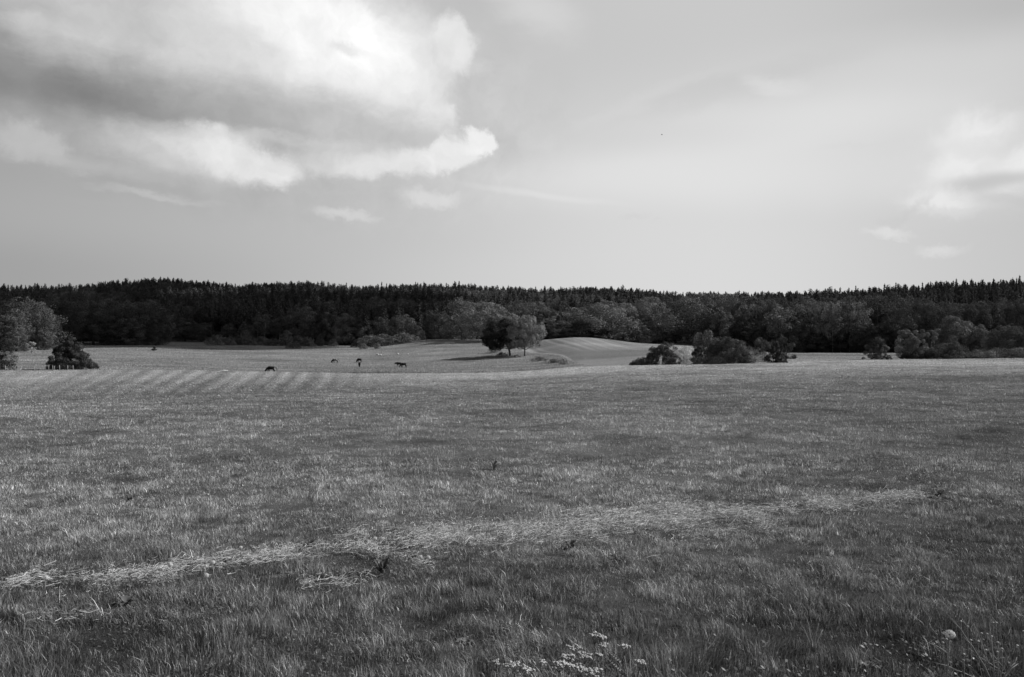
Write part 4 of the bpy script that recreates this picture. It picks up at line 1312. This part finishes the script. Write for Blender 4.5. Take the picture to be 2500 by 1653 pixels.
def forest_mass():
    rest = ~solo
    P = np.stack([pts[rest, 0], pts[rest, 1], pz[rest]], 1)
    me = bpy.data.meshes.new('forest')
    me.vertices.add(len(P)); me.vertices.foreach_set('co', P.astype(np.float32).ravel())
    sh_ = scl[rest] * np.where(kind[rest] > 4, 0.86, 1.0); sw_ = sh_ * SW[rest]
    v3 = me.attributes.new('scl', 'FLOAT_VECTOR', 'POINT'); v3.data.foreach_set('vector', np.stack([sw_, sw_, sh_], 1).astype(np.float32).ravel())
    for nme, arr, ty in (('kindi', kind[rest], 'INT'), ('rotz', rot[rest], 'FLOAT')):
        a_ = me.attributes.new(nme, ty, 'POINT')
        a_.data.foreach_set('value', arr.astype(np.int32 if ty == 'INT' else np.float32))
    o = link('forest', me)
    tag(o, 'deep mass of pine wood rising over the hill behind the pasture', 'forest', kind='stuff')
    g = bpy.data.node_groups.new('forest_nodes', 'GeometryNodeTree')
    g.interface.new_socket(name='Geometry', in_out='INPUT', socket_type='NodeSocketGeometry')
    g.interface.new_socket(name='Geometry', in_out='OUTPUT', socket_type='NodeSocketGeometry')
    gi = g.nodes.new('NodeGroupInput'); go = g.nodes.new('NodeGroupOutput')
    jn = g.nodes.new('GeometryNodeJoinGeometry')
    ka = g.nodes.new('GeometryNodeInputNamedAttribute'); ka.data_type = 'INT'; ka.inputs['Name'].default_value = 'kindi'
    sa = g.nodes.new('GeometryNodeInputNamedAttribute'); sa.data_type = 'FLOAT_VECTOR'; sa.inputs['Name'].default_value = 'scl'
    ra = g.nodes.new('GeometryNodeInputNamedAttribute'); ra.data_type = 'FLOAT'; ra.inputs['Name'].default_value = 'rotz'
    cx = g.nodes.new('ShaderNodeCombineXYZ'); g.links.new(ra.outputs[0], cx.inputs[2])
    for k, nme in enumerate(names):
        if nme not in src: continue
        cmp_ = g.nodes.new('FunctionNodeCompare'); cmp_.data_type = 'INT'; cmp_.operation = 'EQUAL'
        ins = [s for s in cmp_.inputs if s.type == 'INT']
        g.links.new(ka.outputs[0], ins[0]); ins[1].default_value = k
        oi = g.nodes.new('GeometryNodeObjectInfo'); oi.inputs['Object'].default_value = src[nme]; oi.inputs['As Instance'].default_value = True
        io = g.nodes.new('GeometryNodeInstanceOnPoints')
        g.links.new(gi.outputs[0], io.inputs['Points']); g.links.new(cmp_.outputs[0], io.inputs['Selection'])
        g.links.new(oi.outputs['Geometry'], io.inputs['Instance'])
        g.links.new(cx.outputs[0], io.inputs['Rotation']); g.links.new(sa.outputs[0], io.inputs['Scale'])
        g.links.new(io.outputs[0], jn.inputs[0])
    g.links.new(jn.outputs[0], go.inputs[0])
    md = o.modifiers.new('trees', 'NODES'); md.node_group = g


forest_mass()


# ------------------------------------------------------------------ animals
def skin_mesh(name, verts, edges, radii, mat, sub=2, root=0, tintf=None):
    me = bpy.data.meshes.new(name + '_cage')
    me.from_pydata([tuple(v) for v in verts], edges, [])
    o = bpy.data.objects.new(name + '_tmp', me); col.objects.link(o)
    o.modifiers.new('skin', 'SKIN')
    for i, r in enumerate(radii):
        sv = me.skin_vertices[0].data[i]
        sv.radius = r if hasattr(r, '__len__') else (r, r)
        sv.use_root = (i == root)
    s = o.modifiers.new('sub', 'SUBSURF'); s.levels = sub; s.render_levels = sub
    dg = bpy.context.evaluated_depsgraph_get(); dg.update()
    out = bpy.data.meshes.new_from_object(o.evaluated_get(dg))
    out.name = name
    bpy.data.objects.remove(o, do_unlink=True); bpy.data.meshes.remove(me)
    n = len(out.polygons)
    cen = np.zeros(n * 3); out.polygons.foreach_get('center', cen); cen = cen.reshape(-1, 3)
    t = np.ones(n) if tintf is None else np.array([tintf(c) for c in cen])
    a_ = out.attributes.get('tint') or out.attributes.new('tint', 'FLOAT', 'FACE')
    a_.data.foreach_set('value', t.astype(np.float32))
    out.materials.clear(); out.materials.append(mat)
    out.polygons.foreach_set('use_smooth', np.ones(n, dtype=bool))
    return out


def horse_mesh(pose='graze', stride=0.12, tintf=None):
    """horse facing +X, withers about 1.45 m"""
    v = []; e = []; r = []

    def a(p, rad, prev=None):
        v.append(p); r.append(rad)
        if prev is not None: e.append((prev, len(v) - 1))
        return len(v) - 1
    pel = a((-0.55, 0, 1.14), (0.34, 0.38))
    lo = a((-0.15, 0, 1.10), (0.35, 0.38), pel)
    ch = a((0.25, 0, 1.07), (0.34, 0.41), lo)
    wi = a((0.50, 0, 1.14), (0.26, 0.38), ch)
    rump = a((-0.78, 0, 1.12), (0.25, 0.31), pel)
    if pose == 'graze':
        n1 = a((0.80, 0, 0.96), (0.16, 0.25), wi); n2 = a((1.02, 0, 0.66), (0.12, 0.18), n1); hd = a((1.15, 0, 0.44), (0.13, 0.15), n2); mz = a((1.20, 0, 0.12), (0.08, 0.085), hd)
    else:
        n1 = a((0.80, 0, 1.16), (0.17, 0.26), wi); n2 = a((1.08, 0, 1.16), (0.13, 0.18), n1); hd = a((1.28, 0, 1.04), (0.13, 0.15), n2); mz = a((1.42, 0, 0.74), (0.08, 0.085), hd)
    for s in (-1, 1):       # forelegs: elbow, knee, fetlock, hoof
        q = stride * s
        el = a((0.46 + q * .3, 0.13 * s, 0.82), (0.12, 0.16), wi if s > 0 else ch)
        kn = a((0.48 + q, 0.13 * s, 0.48), 0.085, el); fe_ = a((0.47 + q * 1.3, 0.13 * s, 0.14), 0.06, kn); ho = a((0.50 + q * 1.4, 0.13 * s, 0.03), 0.08, fe_)
    for s in (-1, 1):       # hind legs: stifle forward, hock back
        q = -stride * s
        st_ = a((-0.52 + q * .3, 0.15 * s, 0.86), (0.18, 0.24), pel); hk = a((-0.80 + q, 0.14 * s, 0.52), (0.085, 0.105), st_)
        fe_ = a((-0.72 + q * 1.1, 0.14 * s, 0.14), 0.062, hk); ho = a((-0.68 + q * 1.2, 0.14 * s, 0.03), 0.08, fe_)
    # ears
    for s in (-1, 1):
        hx, _, hz = v[hd]
        a((hx - 0.03, 0.07 * s, hz + 0.16), 0.02, hd)
    return skin_mesh('horse_body', v, e, r, M_coat, 2, 0, tintf)


def horse_mane(pose):
    b = MB()
    rnd = random.Random(3)
    P = [(0.45, 1.50), (0.82, 1.14), (1.12, 0.78), (1.26, 0.56)] if pose == 'graze' else [(0.45, 1.50), (0.78, 1.42), (1.10, 1.41), (1.32, 1.32)]
    for k in range(26):
        t = k / 25 * 2.999; i = int(t); f = t - i
        x = P[i][0] * (1 - f) + P[i + 1][0] * f; z = P[i][1] * (1 - f) + P[i + 1][1] * f
        s = 0.10
        b.tube([(x, 0.0, z), (x + .02, s * .8, z - .02), (x + .03, s * 1.5, z - rnd.uniform(.16, .28))], [.022, .03, .008], 4)
    return b.mesh('horse_mane', M_hair, True)


def horse_tail(swish=0.0):
    b = MB(); rnd = random.Random(4)
    for k in range(9):
        o = rnd.uniform(-.04, .04); p = rnd.uniform(-.03, .03)
        b.tube([(-0.93, o * .3, 1.28), (-1.08 - swish * .5, o, 1.15), (-1.10 - swish, o * 1.5, 0.85), (-1.06 - swish * 1.5 + p, o * 2, 0.5 + p)], [.035, .045, .04, .008], 5)
    return b.mesh('horse_tail', M_hair, True)


def pinto(c):
    x, y, z = c
    body = (-0.62 < x < 0.36 and z > 0.86)
    hip = (-0.62 < x < -0.44 and z > 0.9)
    return 14.0 if body and not (abs(x + 0.2) < 0.10 and z > 1.1) else 1.3


HG = horse_mesh('graze', 0.13); HW = horse_mesh('walk', 0.20); HP = horse_mesh('graze', 0.16, pinto)
MG = horse_mane('graze'); MW = horse_mane('walk'); T0 = horse_tail(0.0); T1 = horse_tail(0.22)


def horse(px, D, head, body, mane, tail, label, s=1.0, pitch=0.0, tn=None):
    r = empty('horse', at(px, D, 0.0), math.radians(head)); r.scale = (s, s, s)
    tag(r, label, 'horse', 'horses grazing in the pasture')
    link('body', body, r); link('mane', mane, r); link('tail', tail, r)
    return r


horse(661, 181, 186, HG, MG, T1, 'dark horse nearest the mown slope, grazing with arched tail, partly hidden by the crest', 1.02)
horse(818, d_at(818, 887), 180, HP, MG, T1, 'patched horse with pale middle grazing with head to the left', 1.0)
horse(877, d_at(877, 886), 152, HG, MG, T0, 'black horse grazing, upper of the two horses one above the other', 1.0)
horse(877.5, d_at(877, 896.5), 100, HG, MG, T0, 'black horse seen end-on, lower of the two horses one above the other', 0.95)
horse(974, d_at(974, 895.5), 200, HW, MW, T0, 'dark horse walking left, partly hidden behind another, leading the right-hand pair', 0.9)
horse(985, d_at(985, 898), 194, HG, MG, T0, 'dark horse in front, right-hand one of the pair walking left', 0.92)


def sheep(px, D, rz, s, label, dark=True):
    b = MB()
    random.seed(int(px))
    b.blob((0, 0, 0.30), (0.52, 0.32, 0.32), 7, 10, 1.0, 0.07)
    b.blob((0.18, 0.02, 0.36), (0.26, 0.26, 0.28), 6, 9, 0.95, 0.07)
    r = empty('sheep', at(px, D, 0.02), math.radians(rz)); r.scale = (s, s, s)
    tag(r, label, 'sheep', 'white sheep resting in the pasture')
    link('body', b.mesh('sheep_body', M_wool, True), r)
    h = MB(); h.tube([(0.45, 0, 0.44), (0.62, 0, 0.46), (0.78, 0, 0.36)], [0.11, 0.10, 0.055], 7)
    for k in (-1, 1): h.tube([(0.58, 0.07 * k, 0.5), (0.56, 0.19 * k, 0.48)], [0.03, 0.015], 4)
    link('head', h.mesh('sheep_head', M_wool if not dark else M_bark, True), r)
    f = MB()
    for k in (-1, 1): f.tube([(0.35, 0.18 * k, 0.2), (0.55, 0.2 * k, 0.06), (0.40, 0.2 * k, 0.03)], [0.06, 0.045, 0.04], 5)
    link('foreleg', f.mesh('sheep_legs', M_wool, True), r)


sheep(922, d_at(922, 867.5), 172, 0.95, 'large white resting sheep, left one of the touching pair in the far pasture', False)
sheep(929.5, d_at(929, 868), 186, 0.7, 'smaller white resting sheep, right one of the touching pair', False)
sheep(971, d_at(971, 865.5), 175, 0.78, 'round white sheep with darker head, between the touching pair and the two smaller ones')
sheep(996, d_at(996, 865.5), 190, 0.55, 'small greyish resting sheep, second from the right of the white sheep', False)
sheep(1021, d_at(1021, 866), 170, 0.45, 'smallest white resting sheep, furthest right towards the knoll', False)


def bird():
    b = MB()
    b.blob((0, 0, 0), (0.085, 0.03, 0.028), 6, 8)
    b.add([(-0.07, -0.012, 0), (-0.16, -0.035, 0), (-0.12, 0, 0), (-0.16, 0.035, 0), (-0.07, 0.012, 0)], [(0, 1, 2, 3, 4)])
    r = empty('bird', Vector(((1616 - CX) / F * 95, 95, EYE + (HZ - 329) / F * 95)), math.radians(10))
    tag(r, 'small dark bird flying alone high in the open sky right of centre', 'bird')
    link('body', b.mesh('bird_body', M_bird, True), r)
    for k in (-1, 1):
        w = MB()
        w.add([(0.04, 0.02 * k, 0.01), (-0.04, 0.02 * k, 0.01), (-0.07, 0.10 * k, 0.05), (0.02, 0.10 * k, 0.055)], [(0, 1, 2, 3)])
        w.add([(0.02, 0.10 * k, 0.055), (-0.07, 0.10 * k, 0.05), (-0.13, 0.22 * k, 0.03)], [(0, 1, 2)])
        w.add([(0.04, 0.02 * k, 0.004), (-0.04, 0.02 * k, 0.004), (-0.07, 0.10 * k, 0.044), (0.02, 0.10 * k, 0.049)], [(3, 2, 1, 0)])
        link('wing', w.mesh('bird_wing', M_bird), r)


bird()


# ------------------------------------------------------------------ fences
def post(b, x, y, h, r, lx=0, ly=0, z0=None):
    z = hgt(x, y) if z0 is None else z0
    b.tube([(x, y, z - .3), (x + lx * .5, y + ly * .5, z + h * .5), (x + lx, y + ly, z + h)], [r, r * .95, r * .85], 6)
    return Vector((x + lx, y + ly, z + h))


def broken_fence():
    base = at(90, 158)
    r = empty('wooden_fence', base)
    tag(r, 'old broken wooden fence with leaning pale posts and fallen rails at the left', 'fence')
    inv = -base
    spec = [(13, 158, 1.1, .07, 0, 1), (37, 157, 0.9, .05, .05, .7), (52, 156, 1.05, .09, 0.02, 1), (87, 158, 1.35, .085, 0.02, 1.3), (84, 151, 0.95, .08, 0.0, 1.2), (106, 152, 1.1, .06, -.22, .9),
            (118, 158, 1.15, .075, .10, 1.2), (129, 154, 1.1, .075, -.03, 1), (133, 160, 0.9, .07, 0, .6), (146, 157, 1.1, .075, -.08, .8), (165, 160, 1.0, .08, 0.02, .9), (179, 160, 1.0, .075, -.08, .9)]
    tops = []
    for px, D, h, rad_, lx, tn in spec:
        b = MB(); p = at(px, D)
        tops.append(post(b, p.x - base.x, p.y - base.y, h, rad_, lx, 0, p.z - base.z))
        o = link('post', b.mesh('fence_post', M_post), r)
    def rail(p, q, rad_=0.06):
        b = MB(); b.tube([p - base, q - base], rad_, 5); link('rail', b.mesh('fence_rail', M_post), r)
    def W3(px, v, D): return Vector(((px - CX) / F * D, D, EYE + (HZ - v) / F * D))
    rail(W3(55, 900.5, 156), W3(72, 907.2, 155), .055)
    rail(W3(52, 899.5, 156), W3(46, 905, 155), .06)
    rail(W3(119, 900.5, 157.8), W3(128, 904.6, 154.5), .06)
    rail(W3(24, 905.2, 156), W3(34, 903.4, 157), .03)


broken_fence()


def wire_fence(pxs, label):
    mid = at(sum(pxs) / len(pxs), 166)
    r = empty('wire_fence', mid); tag(r, label, 'fence')
    tops = []
    for px in pxs:
        b = MB(); p = at(px, 168)
        q = post(b, p.x - mid.x, p.y - mid.y, 1.25, .035, random.uniform(-.04, .04), 0, p.z - mid.z)
        link('post', b.mesh('fence_stake', M_post), r); tops.append(q)
    b = MB()
    for dz in (-.08, -.5):
        for p, q in zip(tops[:-1], tops[1:]):
            m_ = (p + q) / 2 + Vector((0, 0, dz - .04))
            b.tube([p + Vector((0, 0, dz)), m_, q + Vector((0, 0, dz))], .006, 4)
    link('wire', b.mesh('fence_wire', M_post), r)


wire_fence([752, 808, 865, 922, 979, 1034, 1092, 1150, 1208], 'thin wire fence on spaced stakes crossing the pasture below the horses')
wire_fence([225, 283, 344, 404, 465], 'thin wire fence on spaced stakes right of the bushy cone-shaped tree')
wr = empty('wire_fence', at(1240, 262)); tag(wr, 'short row of grey stakes on the bank beneath the two trees', 'fence')
for px, D, h in [(1198, 284, 1.2), (1212, 280, 1.2), (1224, 272, 1.2), (1229, 270, 1.1), (1240, 262, 1.5), (1251, 258, 1.1), (1262, 254, 1.0), (1294, 250, 1.2)]:
    b = MB(); p = at(px, D); post(b, p.x - wr.location.x, p.y - wr.location.y, h, .06, random.uniform(-.1, .1), 0, p.z - wr.location.z)
    link('post', b.mesh('fence_stake', M_post), wr)

# pale heap on the crest
b = MB(); random.seed(5)
for k in range(60):
    t = random.gauss(0, .42); b.blob((t, random.gauss(0, .2), max(0.02, .17 - .14 * abs(t))), (random.uniform(.08, .16), random.uniform(.07, .12), random.uniform(.05, .09)), 4, 6, random.uniform(.8, 1.15), .15)
ph = at(548, 158, .02)
tag(link('stone_heap', b.mesh('stone_heap', M_stone), None, ph), 'low pale heap of stones lying on the crest of the mown slope', 'stones')

# ------------------------------------------------------------------ flowers and weeds in the foreground
def fluff_mesh(seed, r=0.022):
    rs = np.random.default_rng(seed)
    b = MB(); b.blob((0, 0, 0), (0.004, 0.004, 0.005), 4, 6, 0.25)
    n = 420
    d = rs.normal(0, 1, (n, 3)); d /= np.linalg.norm(d, axis=1)[:, None]; d = d[d[:, 2] > -0.85]
    for q in d:
        q = Vector(q); a_ = q.cross(Vector((.3, .2, .9))).normalized(); c_ = q.cross(a_)
        p = q * r * rs.uniform(.9, 1.0) * 1.0
        p.z *= 0.88
        s = 0.0028
        b.add([tuple(p + a_ * s), tuple(p - a_ * s * .5 + c_ * s * .9), tuple(p - a_ * s * .5 - c_ * s * .9)], [(0, 1, 2)], rs.uniform(.8, 1.2))
        b.add([tuple(q * .004), tuple(p + a_ * .0004), tuple(p - a_ * .0004)], [(0, 1, 2)], 0.9)
    return b.mesh('dandelion_clock', M_seed)


FL = fluff_mesh(1)


def dandelion(px, v, h, s, label, tn=1.0):
    p = ray(px, v, h)
    r = empty('dandelion_clock', p); tag(r, label, 'dandelion', 'dandelion seed heads in the foreground grass')
    b = MB(); lx = random.uniform(-.03, .03); ly = random.uniform(-.02, .02)
    b.tube([(-lx, -ly, -.01), (-lx * .4, -ly * .5, h * .5), (0, 0, h - .018 * s)], [.0028, .0025, .002], 6, 2.0)
    link('stem', b.mesh('dandelion_stem', M_stem, True), r)
    o = link('seed_head', FL, r, (0, 0, h)); o.scale = ((s, s, s) if v > 1500 else (s * .8, s * .8, s * .8)); o.rotation_euler = (random.uniform(-.3, .3), random.uniform(-.3, .3), random.uniform(0, 6))


dandelion(2319, 1553, 0.27, 1.08, 'large round dandelion clock nearest the viewer at the lower right')
dand = [(112, 1411, .13, 1.0, 'dandelion clock furthest left, above the left end of the hay'), (415, 1380, .14, 1.05, 'brightest dandelion clock left of the hay swath middle'), (390, 1390, .11, .95, 'duller dandelion clock close left of the brightest one'),
        (519, 1375, .14, .95, 'bright dandelion clock beside a dark gap in the hay'), (502, 1383, .10, .7, 'small dandelion clock just left of the one beside the dark gap'), (504, 1406, .08, 1.0, 'dandelion clock half sunk in the hay below the pair'),
        (588, 1338, .13, .7, 'small dandelion clock alone above the left group'),
        (915, 1316, .13, 1.0, 'grey dandelion clock above the hay left of centre'), (1026, 1362, .10, .95, 'left one of two grey dandelion clocks side by side in the hay'), (1045, 1362, .11, 1.0, 'right one of two grey dandelion clocks side by side in the hay'),
        (2170, 1212, .10, .8, 'small dandelion clock at the far right end of the hay'), (2385, 1200, .16, 1.25, 'dull grey dandelion clock furthest right beyond the hay'), (2358, 1220, .10, 1.0, 'pale dandelion clock below left of the furthest right one'),
        (1762, 1297, .08, .7, 'tiny bright dandelion clock in the thick hay right of centre')]
for d in dand: dandelion(*d)


def umbel(px, v, h, s, label, seed):
    rnd = random.Random(seed)
    p = ray(px, v, h)
    r = empty('wildflower', p, rnd.uniform(0, 6)); tag(r, label, 'flower', 'white umbel flowers at the bottom of the picture')
    b = MB()
    lx = rnd.uniform(-.03, .03)
    b.tube([(-lx, 0, -.01), (-lx * .3, .01, h * .5), (0, 0, h * .8)], [.003, .0026, .002], 5, 1.5)
    heads = []
    for k in range(int(9 * s) + 3):
        a = 2.4 * k; q = .032 * s * math.sqrt((k + .5) / 10)
        e_ = (math.cos(a) * q * 1.1, math.sin(a) * q * 1.1, h + rnd.uniform(-.008, .008) - q * .25)
        b.tube([(0, 0, h * .8), e_], [.0012, .001], 4, 1.5); heads.append(e_)
    for k in range(3):     # ferny leaves on the stem
        z = h * rnd.uniform(.15, .6); a = rnd.uniform(0, 6)
        for j in range(7):
            t = .02 + .011 * j; w = .012 * (1 - j / 8)
            c_ = (math.cos(a) * t, math.sin(a) * t, z + t * .5)
            b.add([c_, (c_[0] - math.sin(a) * w, c_[1] + math.cos(a) * w, c_[2] + .004), (c_[0] + math.cos(a) * .007, c_[1] + math.sin(a) * .007, c_[2] + .003), (c_[0] + math.sin(a) * w, c_[1] - math.cos(a) * w, c_[2] + .004)], [(0, 1, 2, 3)], 1.2)
    link('stem', b.mesh('umbel_stem', M_stem, False), r)
    f = MB()
    for e_ in heads:
        for j in range(5):
            f.blob((e_[0] + rnd.gauss(0, .0045), e_[1] + rnd.gauss(0, .0045), e_[2] + rnd.uniform(0, .005)), (.006, .006, .004), 3, 5, rnd.uniform(.75, 1.15), .2)
    link('flower_head', f.mesh('umbel_head', M_petal), r)


um = [(1452, 1552, .24, .85, 'topmost left part of the highest white umbel flower'), (1464, 1556, .23, .8, 'right part of the highest white umbel flower'), (1471, 1578, .20, .45, 'tiny white flower just below the highest one'),
      (1404, 1580, .22, .8, 'white flower second highest, left of the highest one'), (1427, 1602, .22, .8, 'greyish dome-shaped umbel below the second highest flower'), (1383, 1603, .22, .9, 'flat white umbel seen edge-on'), (1398, 1611, .20, .7, 'white umbel touching the right of the edge-on one'),
      (1365, 1622, .22, .95, 'bright white flower cluster left of the close pair near the bottom'), (1322, 1620, .22, .6, 'pointed small white flower left of the bright cluster'), (1252, 1622, .22, .95, 'leftmost full white flower head'), (1286, 1640, .22, .9, 'ragged white flower right of the leftmost one'),
      (1389, 1631, .21, .75, 'left flower of the close pair near the bottom'), (1411, 1636, .21, .9, 'right flower of the close pair near the bottom'), (1445, 1642, .21, 1.0, 'lowest right white flower cluster at the bottom edge'), (1524, 1578, .22, .75, 'grey drooping flower right of the white ones'),
      (1562, 1624, .18, .7, 'dull flower furthest right near the bottom edge'), (1208, 1617, .2, .45, 'tiny pale flower furthest left of the white ones'), (1461, 1600, .18, .4, 'small pale specks of flower right of the greyish dome')]
for i, u_ in enumerate(um): umbel(*u_, 40 + i)

dz = [(2346, 1522), (2362, 1531), (2432, 1523), (2440, 1494), (2424, 1525), (2410, 1553), (2421, 1558), (2370, 1563), (2436, 1569), (2407, 1588), (2446, 1589), (2435, 1595), (2353, 1601), (2352, 1613), (2302, 1570), (2499, 1543), (2396, 1547), (2311, 1564), (2388, 1568)]
dz.sort()
ORD = [['first', 'second', 'third', 'fourth', 'fifth', 'sixth', 'seventh', 'eighth', 'ninth', 'tenth', 'eleventh', 'twelfth', 'thirteenth', 'fourteenth', 'fifteenth', 'sixteenth', 'seventeenth', 'eighteenth', 'nineteenth', 'last'][k] + ' from left' for k in range(20)]
for i, (px, v) in enumerate(dz):
    h = random.uniform(.16, .26); p = ray(px, v, h)
    r = empty('wildflower', p); tag(r, 'tiny white button flower ' + ('%s of large dandelion clock, %s' % ('left' if px < 2319 else 'right', 'by the right edge' if px > 2470 else ['highest row', 'middle row', 'lowest row'][0 if v < 1540 else (1 if v < 1580 else 2)])) + (', ' + ORD[i] if True else ''), 'flower', 'tiny white button flowers in the lower right corner')
    b = MB(); b.tube([(random.uniform(-.05, .05), random.uniform(-.03, .03), -.01), (0.003, 0, h * .6), (0, 0, h)], [.0018, .0016, .0012], 4, 1.2)
    link('stem', b.mesh('button_stem', M_stem), r)
    f = MB(); f.blob((0, 0, h), (.0062, .0062, .0045), 4, 7, 1.0, .1); link('flower_head', f.mesh('button_head', M_petal), r)


def stalks(px, v, lst, label, tn=1.6):
    """long bare stalks and blades leaning from one root"""
    p = ray(px, v, 0, 2.2)
    r = empty('grass_tussock', p); tag(r, label, 'tussock')
    for (dx, dy, h, rad_) in lst:
        b = MB()
        b.tube([(0, 0, -.01), (dx * .35, dy * .4, h * .45), (dx * .75, dy * .8, h * .85), (dx, dy, h)], [rad_, rad_ * .9, rad_ * .7, rad_ * .25], 5, tn)
        link('blade', b.mesh('grass_stalk', M_stem, True), r)


stalks(2432, 1690, [(-.16, .10, .30, .0045), (-.14, .02, .24, .005), (-.24, .06, .17, .004), (-.28, .03, .12, .0045), (-.30, .10, .20, .004), (-.05, .1, .28, .003), (.02, .08, .26, .003), (.10, .02, .12, .004), (.14, .06, .10, .004), (.06, .0, .16, .003), (-.18, .12, .33, .003), (-.21, .0, .10, .004)],
       'tussock of long bare stalks leaning left in the lower right corner')
stalks(2470, 1660, [(-.12, .03, .06, .004), (-.06, .08, .10, .004), (.05, .04, .09, .004), (-.16, .05, .10, .003), (.1, .0, .08, .003)], 'low tussock with curved pale blades at the right bottom corner')
stalks(1985, 1600, [(-.02, .03, .17, .003), (.03, .0, .16, .003), (-.05, .02, .14, .003), (.06, .02, .12, .003)], 'thin pale stalks standing left of the large dandelion clock', 2.2)
stalks(1255, 1540, [(.005, 0, .16, .004), (.02, .02, .1, .003)], 'single dark upright stalk above the white flowers', 0.7)
stalks(255, 1480 + 40, [(-.11, .05, .13, .003), (.02, .04, .05, .003), (-.03, .02, .08, .003)], 'pale straw sticking up left of a dark hole in the grass', 4.0)
stalks(1240, 1640, [(-.03, .05, .12, .002), (-.05, .03, .14, .002)], 'thin pale stalks between the leftmost white flowers', 2.4)


def weed(px, v, n, ln, wd, up, tn, label, seed):
    rnd = random.Random(seed)
    p = ray(px, v)
    r = empty('weed_plant', p, rnd.uniform(0, 6)); tag(r, label, 'weed')
    for k in range(int(n * 1.6)):
        b = MB(); a = 2.4 * k + rnd.uniform(-.3, .3); l = ln * rnd.uniform(.5, .95); w = wd * rnd.uniform(.6, 1.0); u_ = up * rnd.uniform(.4, .9); tn_ = tn * 1.5
        d = Vector((math.cos(a), math.sin(a), 0)); s = Vector((-math.sin(a), math.cos(a), 0))
        cen = [Vector((0, 0, 0)), d * l * .3 + Vector((0, 0, u_ * .6)), d * l * .65 + Vector((0, 0, u_)), d * l + Vector((0, 0, u_ * .75))]
        ws = [w * .15, w * .8, w, w * .1]
        V_ = []
        for c_, ww in zip(cen, ws): V_ += [c_ - s * ww * .5 + Vector((0, 0, ww * .15)), c_, c_ + s * ww * .5 + Vector((0, 0, ww * .15))]
        Fc = []
        for i in range(3): Fc += [(i * 3, i * 3 + 1, i * 3 + 4, i * 3 + 3), (i * 3 + 1, i * 3 + 2, i * 3 + 5, i * 3 + 4)]
        b.add([tuple(q) for q in V_], Fc, tn_ * rnd.uniform(.8, 1.2))
        link('leaf', b.mesh('weed_leaf', M_weed, True), r)


wd_ = [(1206, 1148, 5, .16, .07, .16, 1.0, 'dock plant with upright broad leaves in the middle of the meadow'), (752, 1348, 10, .13, .03, .10, .6, 'dark weed clump above the hay left of centre'), (932, 1406, 12, .10, .025, .13, .6, 'dark grass-like weed standing at the hay edge left of centre'),
       (316, 1226, 8, .13, .03, .08, .6, 'dark weed clump in the left meadow above the hay'), (546, 1376, 9, .08, .03, .05, .5, 'dark weed in the gap of the hay beside dandelion clocks'), (844, 1410, 7, .09, .03, .04, .55, 'dark leaves under the lower left hay'),
       (1225, 1330, 7, .08, .035, .05, .6, 'dark leaves poking through the central hay'), (1085, 1300, 6, .08, .03, .06, .6, 'small dark weed above the central hay'), (1395, 1342, 8, .10, .03, .08, .6, 'dark weed clump at the lower edge of the central hay'), (1140, 1578, 6, .07, .04, .03, 1.3, 'broad-leaved weed left of the white flowers'), (2115, 1640, 7, .06, .035, .05, 1.0, 'broad-leaved weed near the bottom edge right of centre'),
       (196, 1500, 9, .09, .04, .05, .8, 'dark leafy weed beside the hole in the left foreground'), (305, 1480, 9, .09, .04, .05, .8, 'leafy weed patch right of the pale straw in the left foreground'), (2290, 1215, 10, .12, .035, .1, .55, 'dark weed clump at the right end of the hay'), (1500, 1375, 7, .08, .03, .07, .6, 'small dark weed below the hay right of centre')]
for i, w_ in enumerate(wd_): weed(*w_, 300 + i)

# ------------------------------------------------------------------ unseen clouds outside the picture, added and shaped to shade the wood
def shade_cloud(x0, x1, y0, y1, alt, seed, label, fill=26, rr=(28, 55)):
    """a cloud whose shade falls on the ground between x0..x1, y0..y1"""
    rnd = random.Random(seed); b = MB(); random.seed(seed)
    sh = Vector((sdir.x, sdir.y, sdir.z)) * (alt / sdir.z)
    for k in range(fill):
        x = rnd.uniform(x0 + rr[0], x1 - rr[0]) if x1 - x0 > 2 * rr[0] else (x0 + x1) / 2
        y = rnd.uniform(y0 + rr[0], y1 - rr[0]) if y1 - y0 > 2 * rr[0] else (y0 + y1) / 2
        r_ = rnd.uniform(*rr)
        b.blob((x + sh.x, y + sh.y, alt + rnd.uniform(-8, 8)), (r_, r_ * .9, r_ * .35), 8, 14, 1.0, .08)
    o = link('cloud', b.mesh('cloud', M_cloud, True)); tag(o, label, kind='structure')


shade_cloud(-480, -200, 318, 600, 620, 3, 'unseen cloud high to the right, added to shade the left wood', 26)
shade_cloud(-255, -66, 312, 520, 640, 4, 'smaller unseen cloud high to the right, added to shade the pines left of centre', 40, (22, 38))

finish_labels()
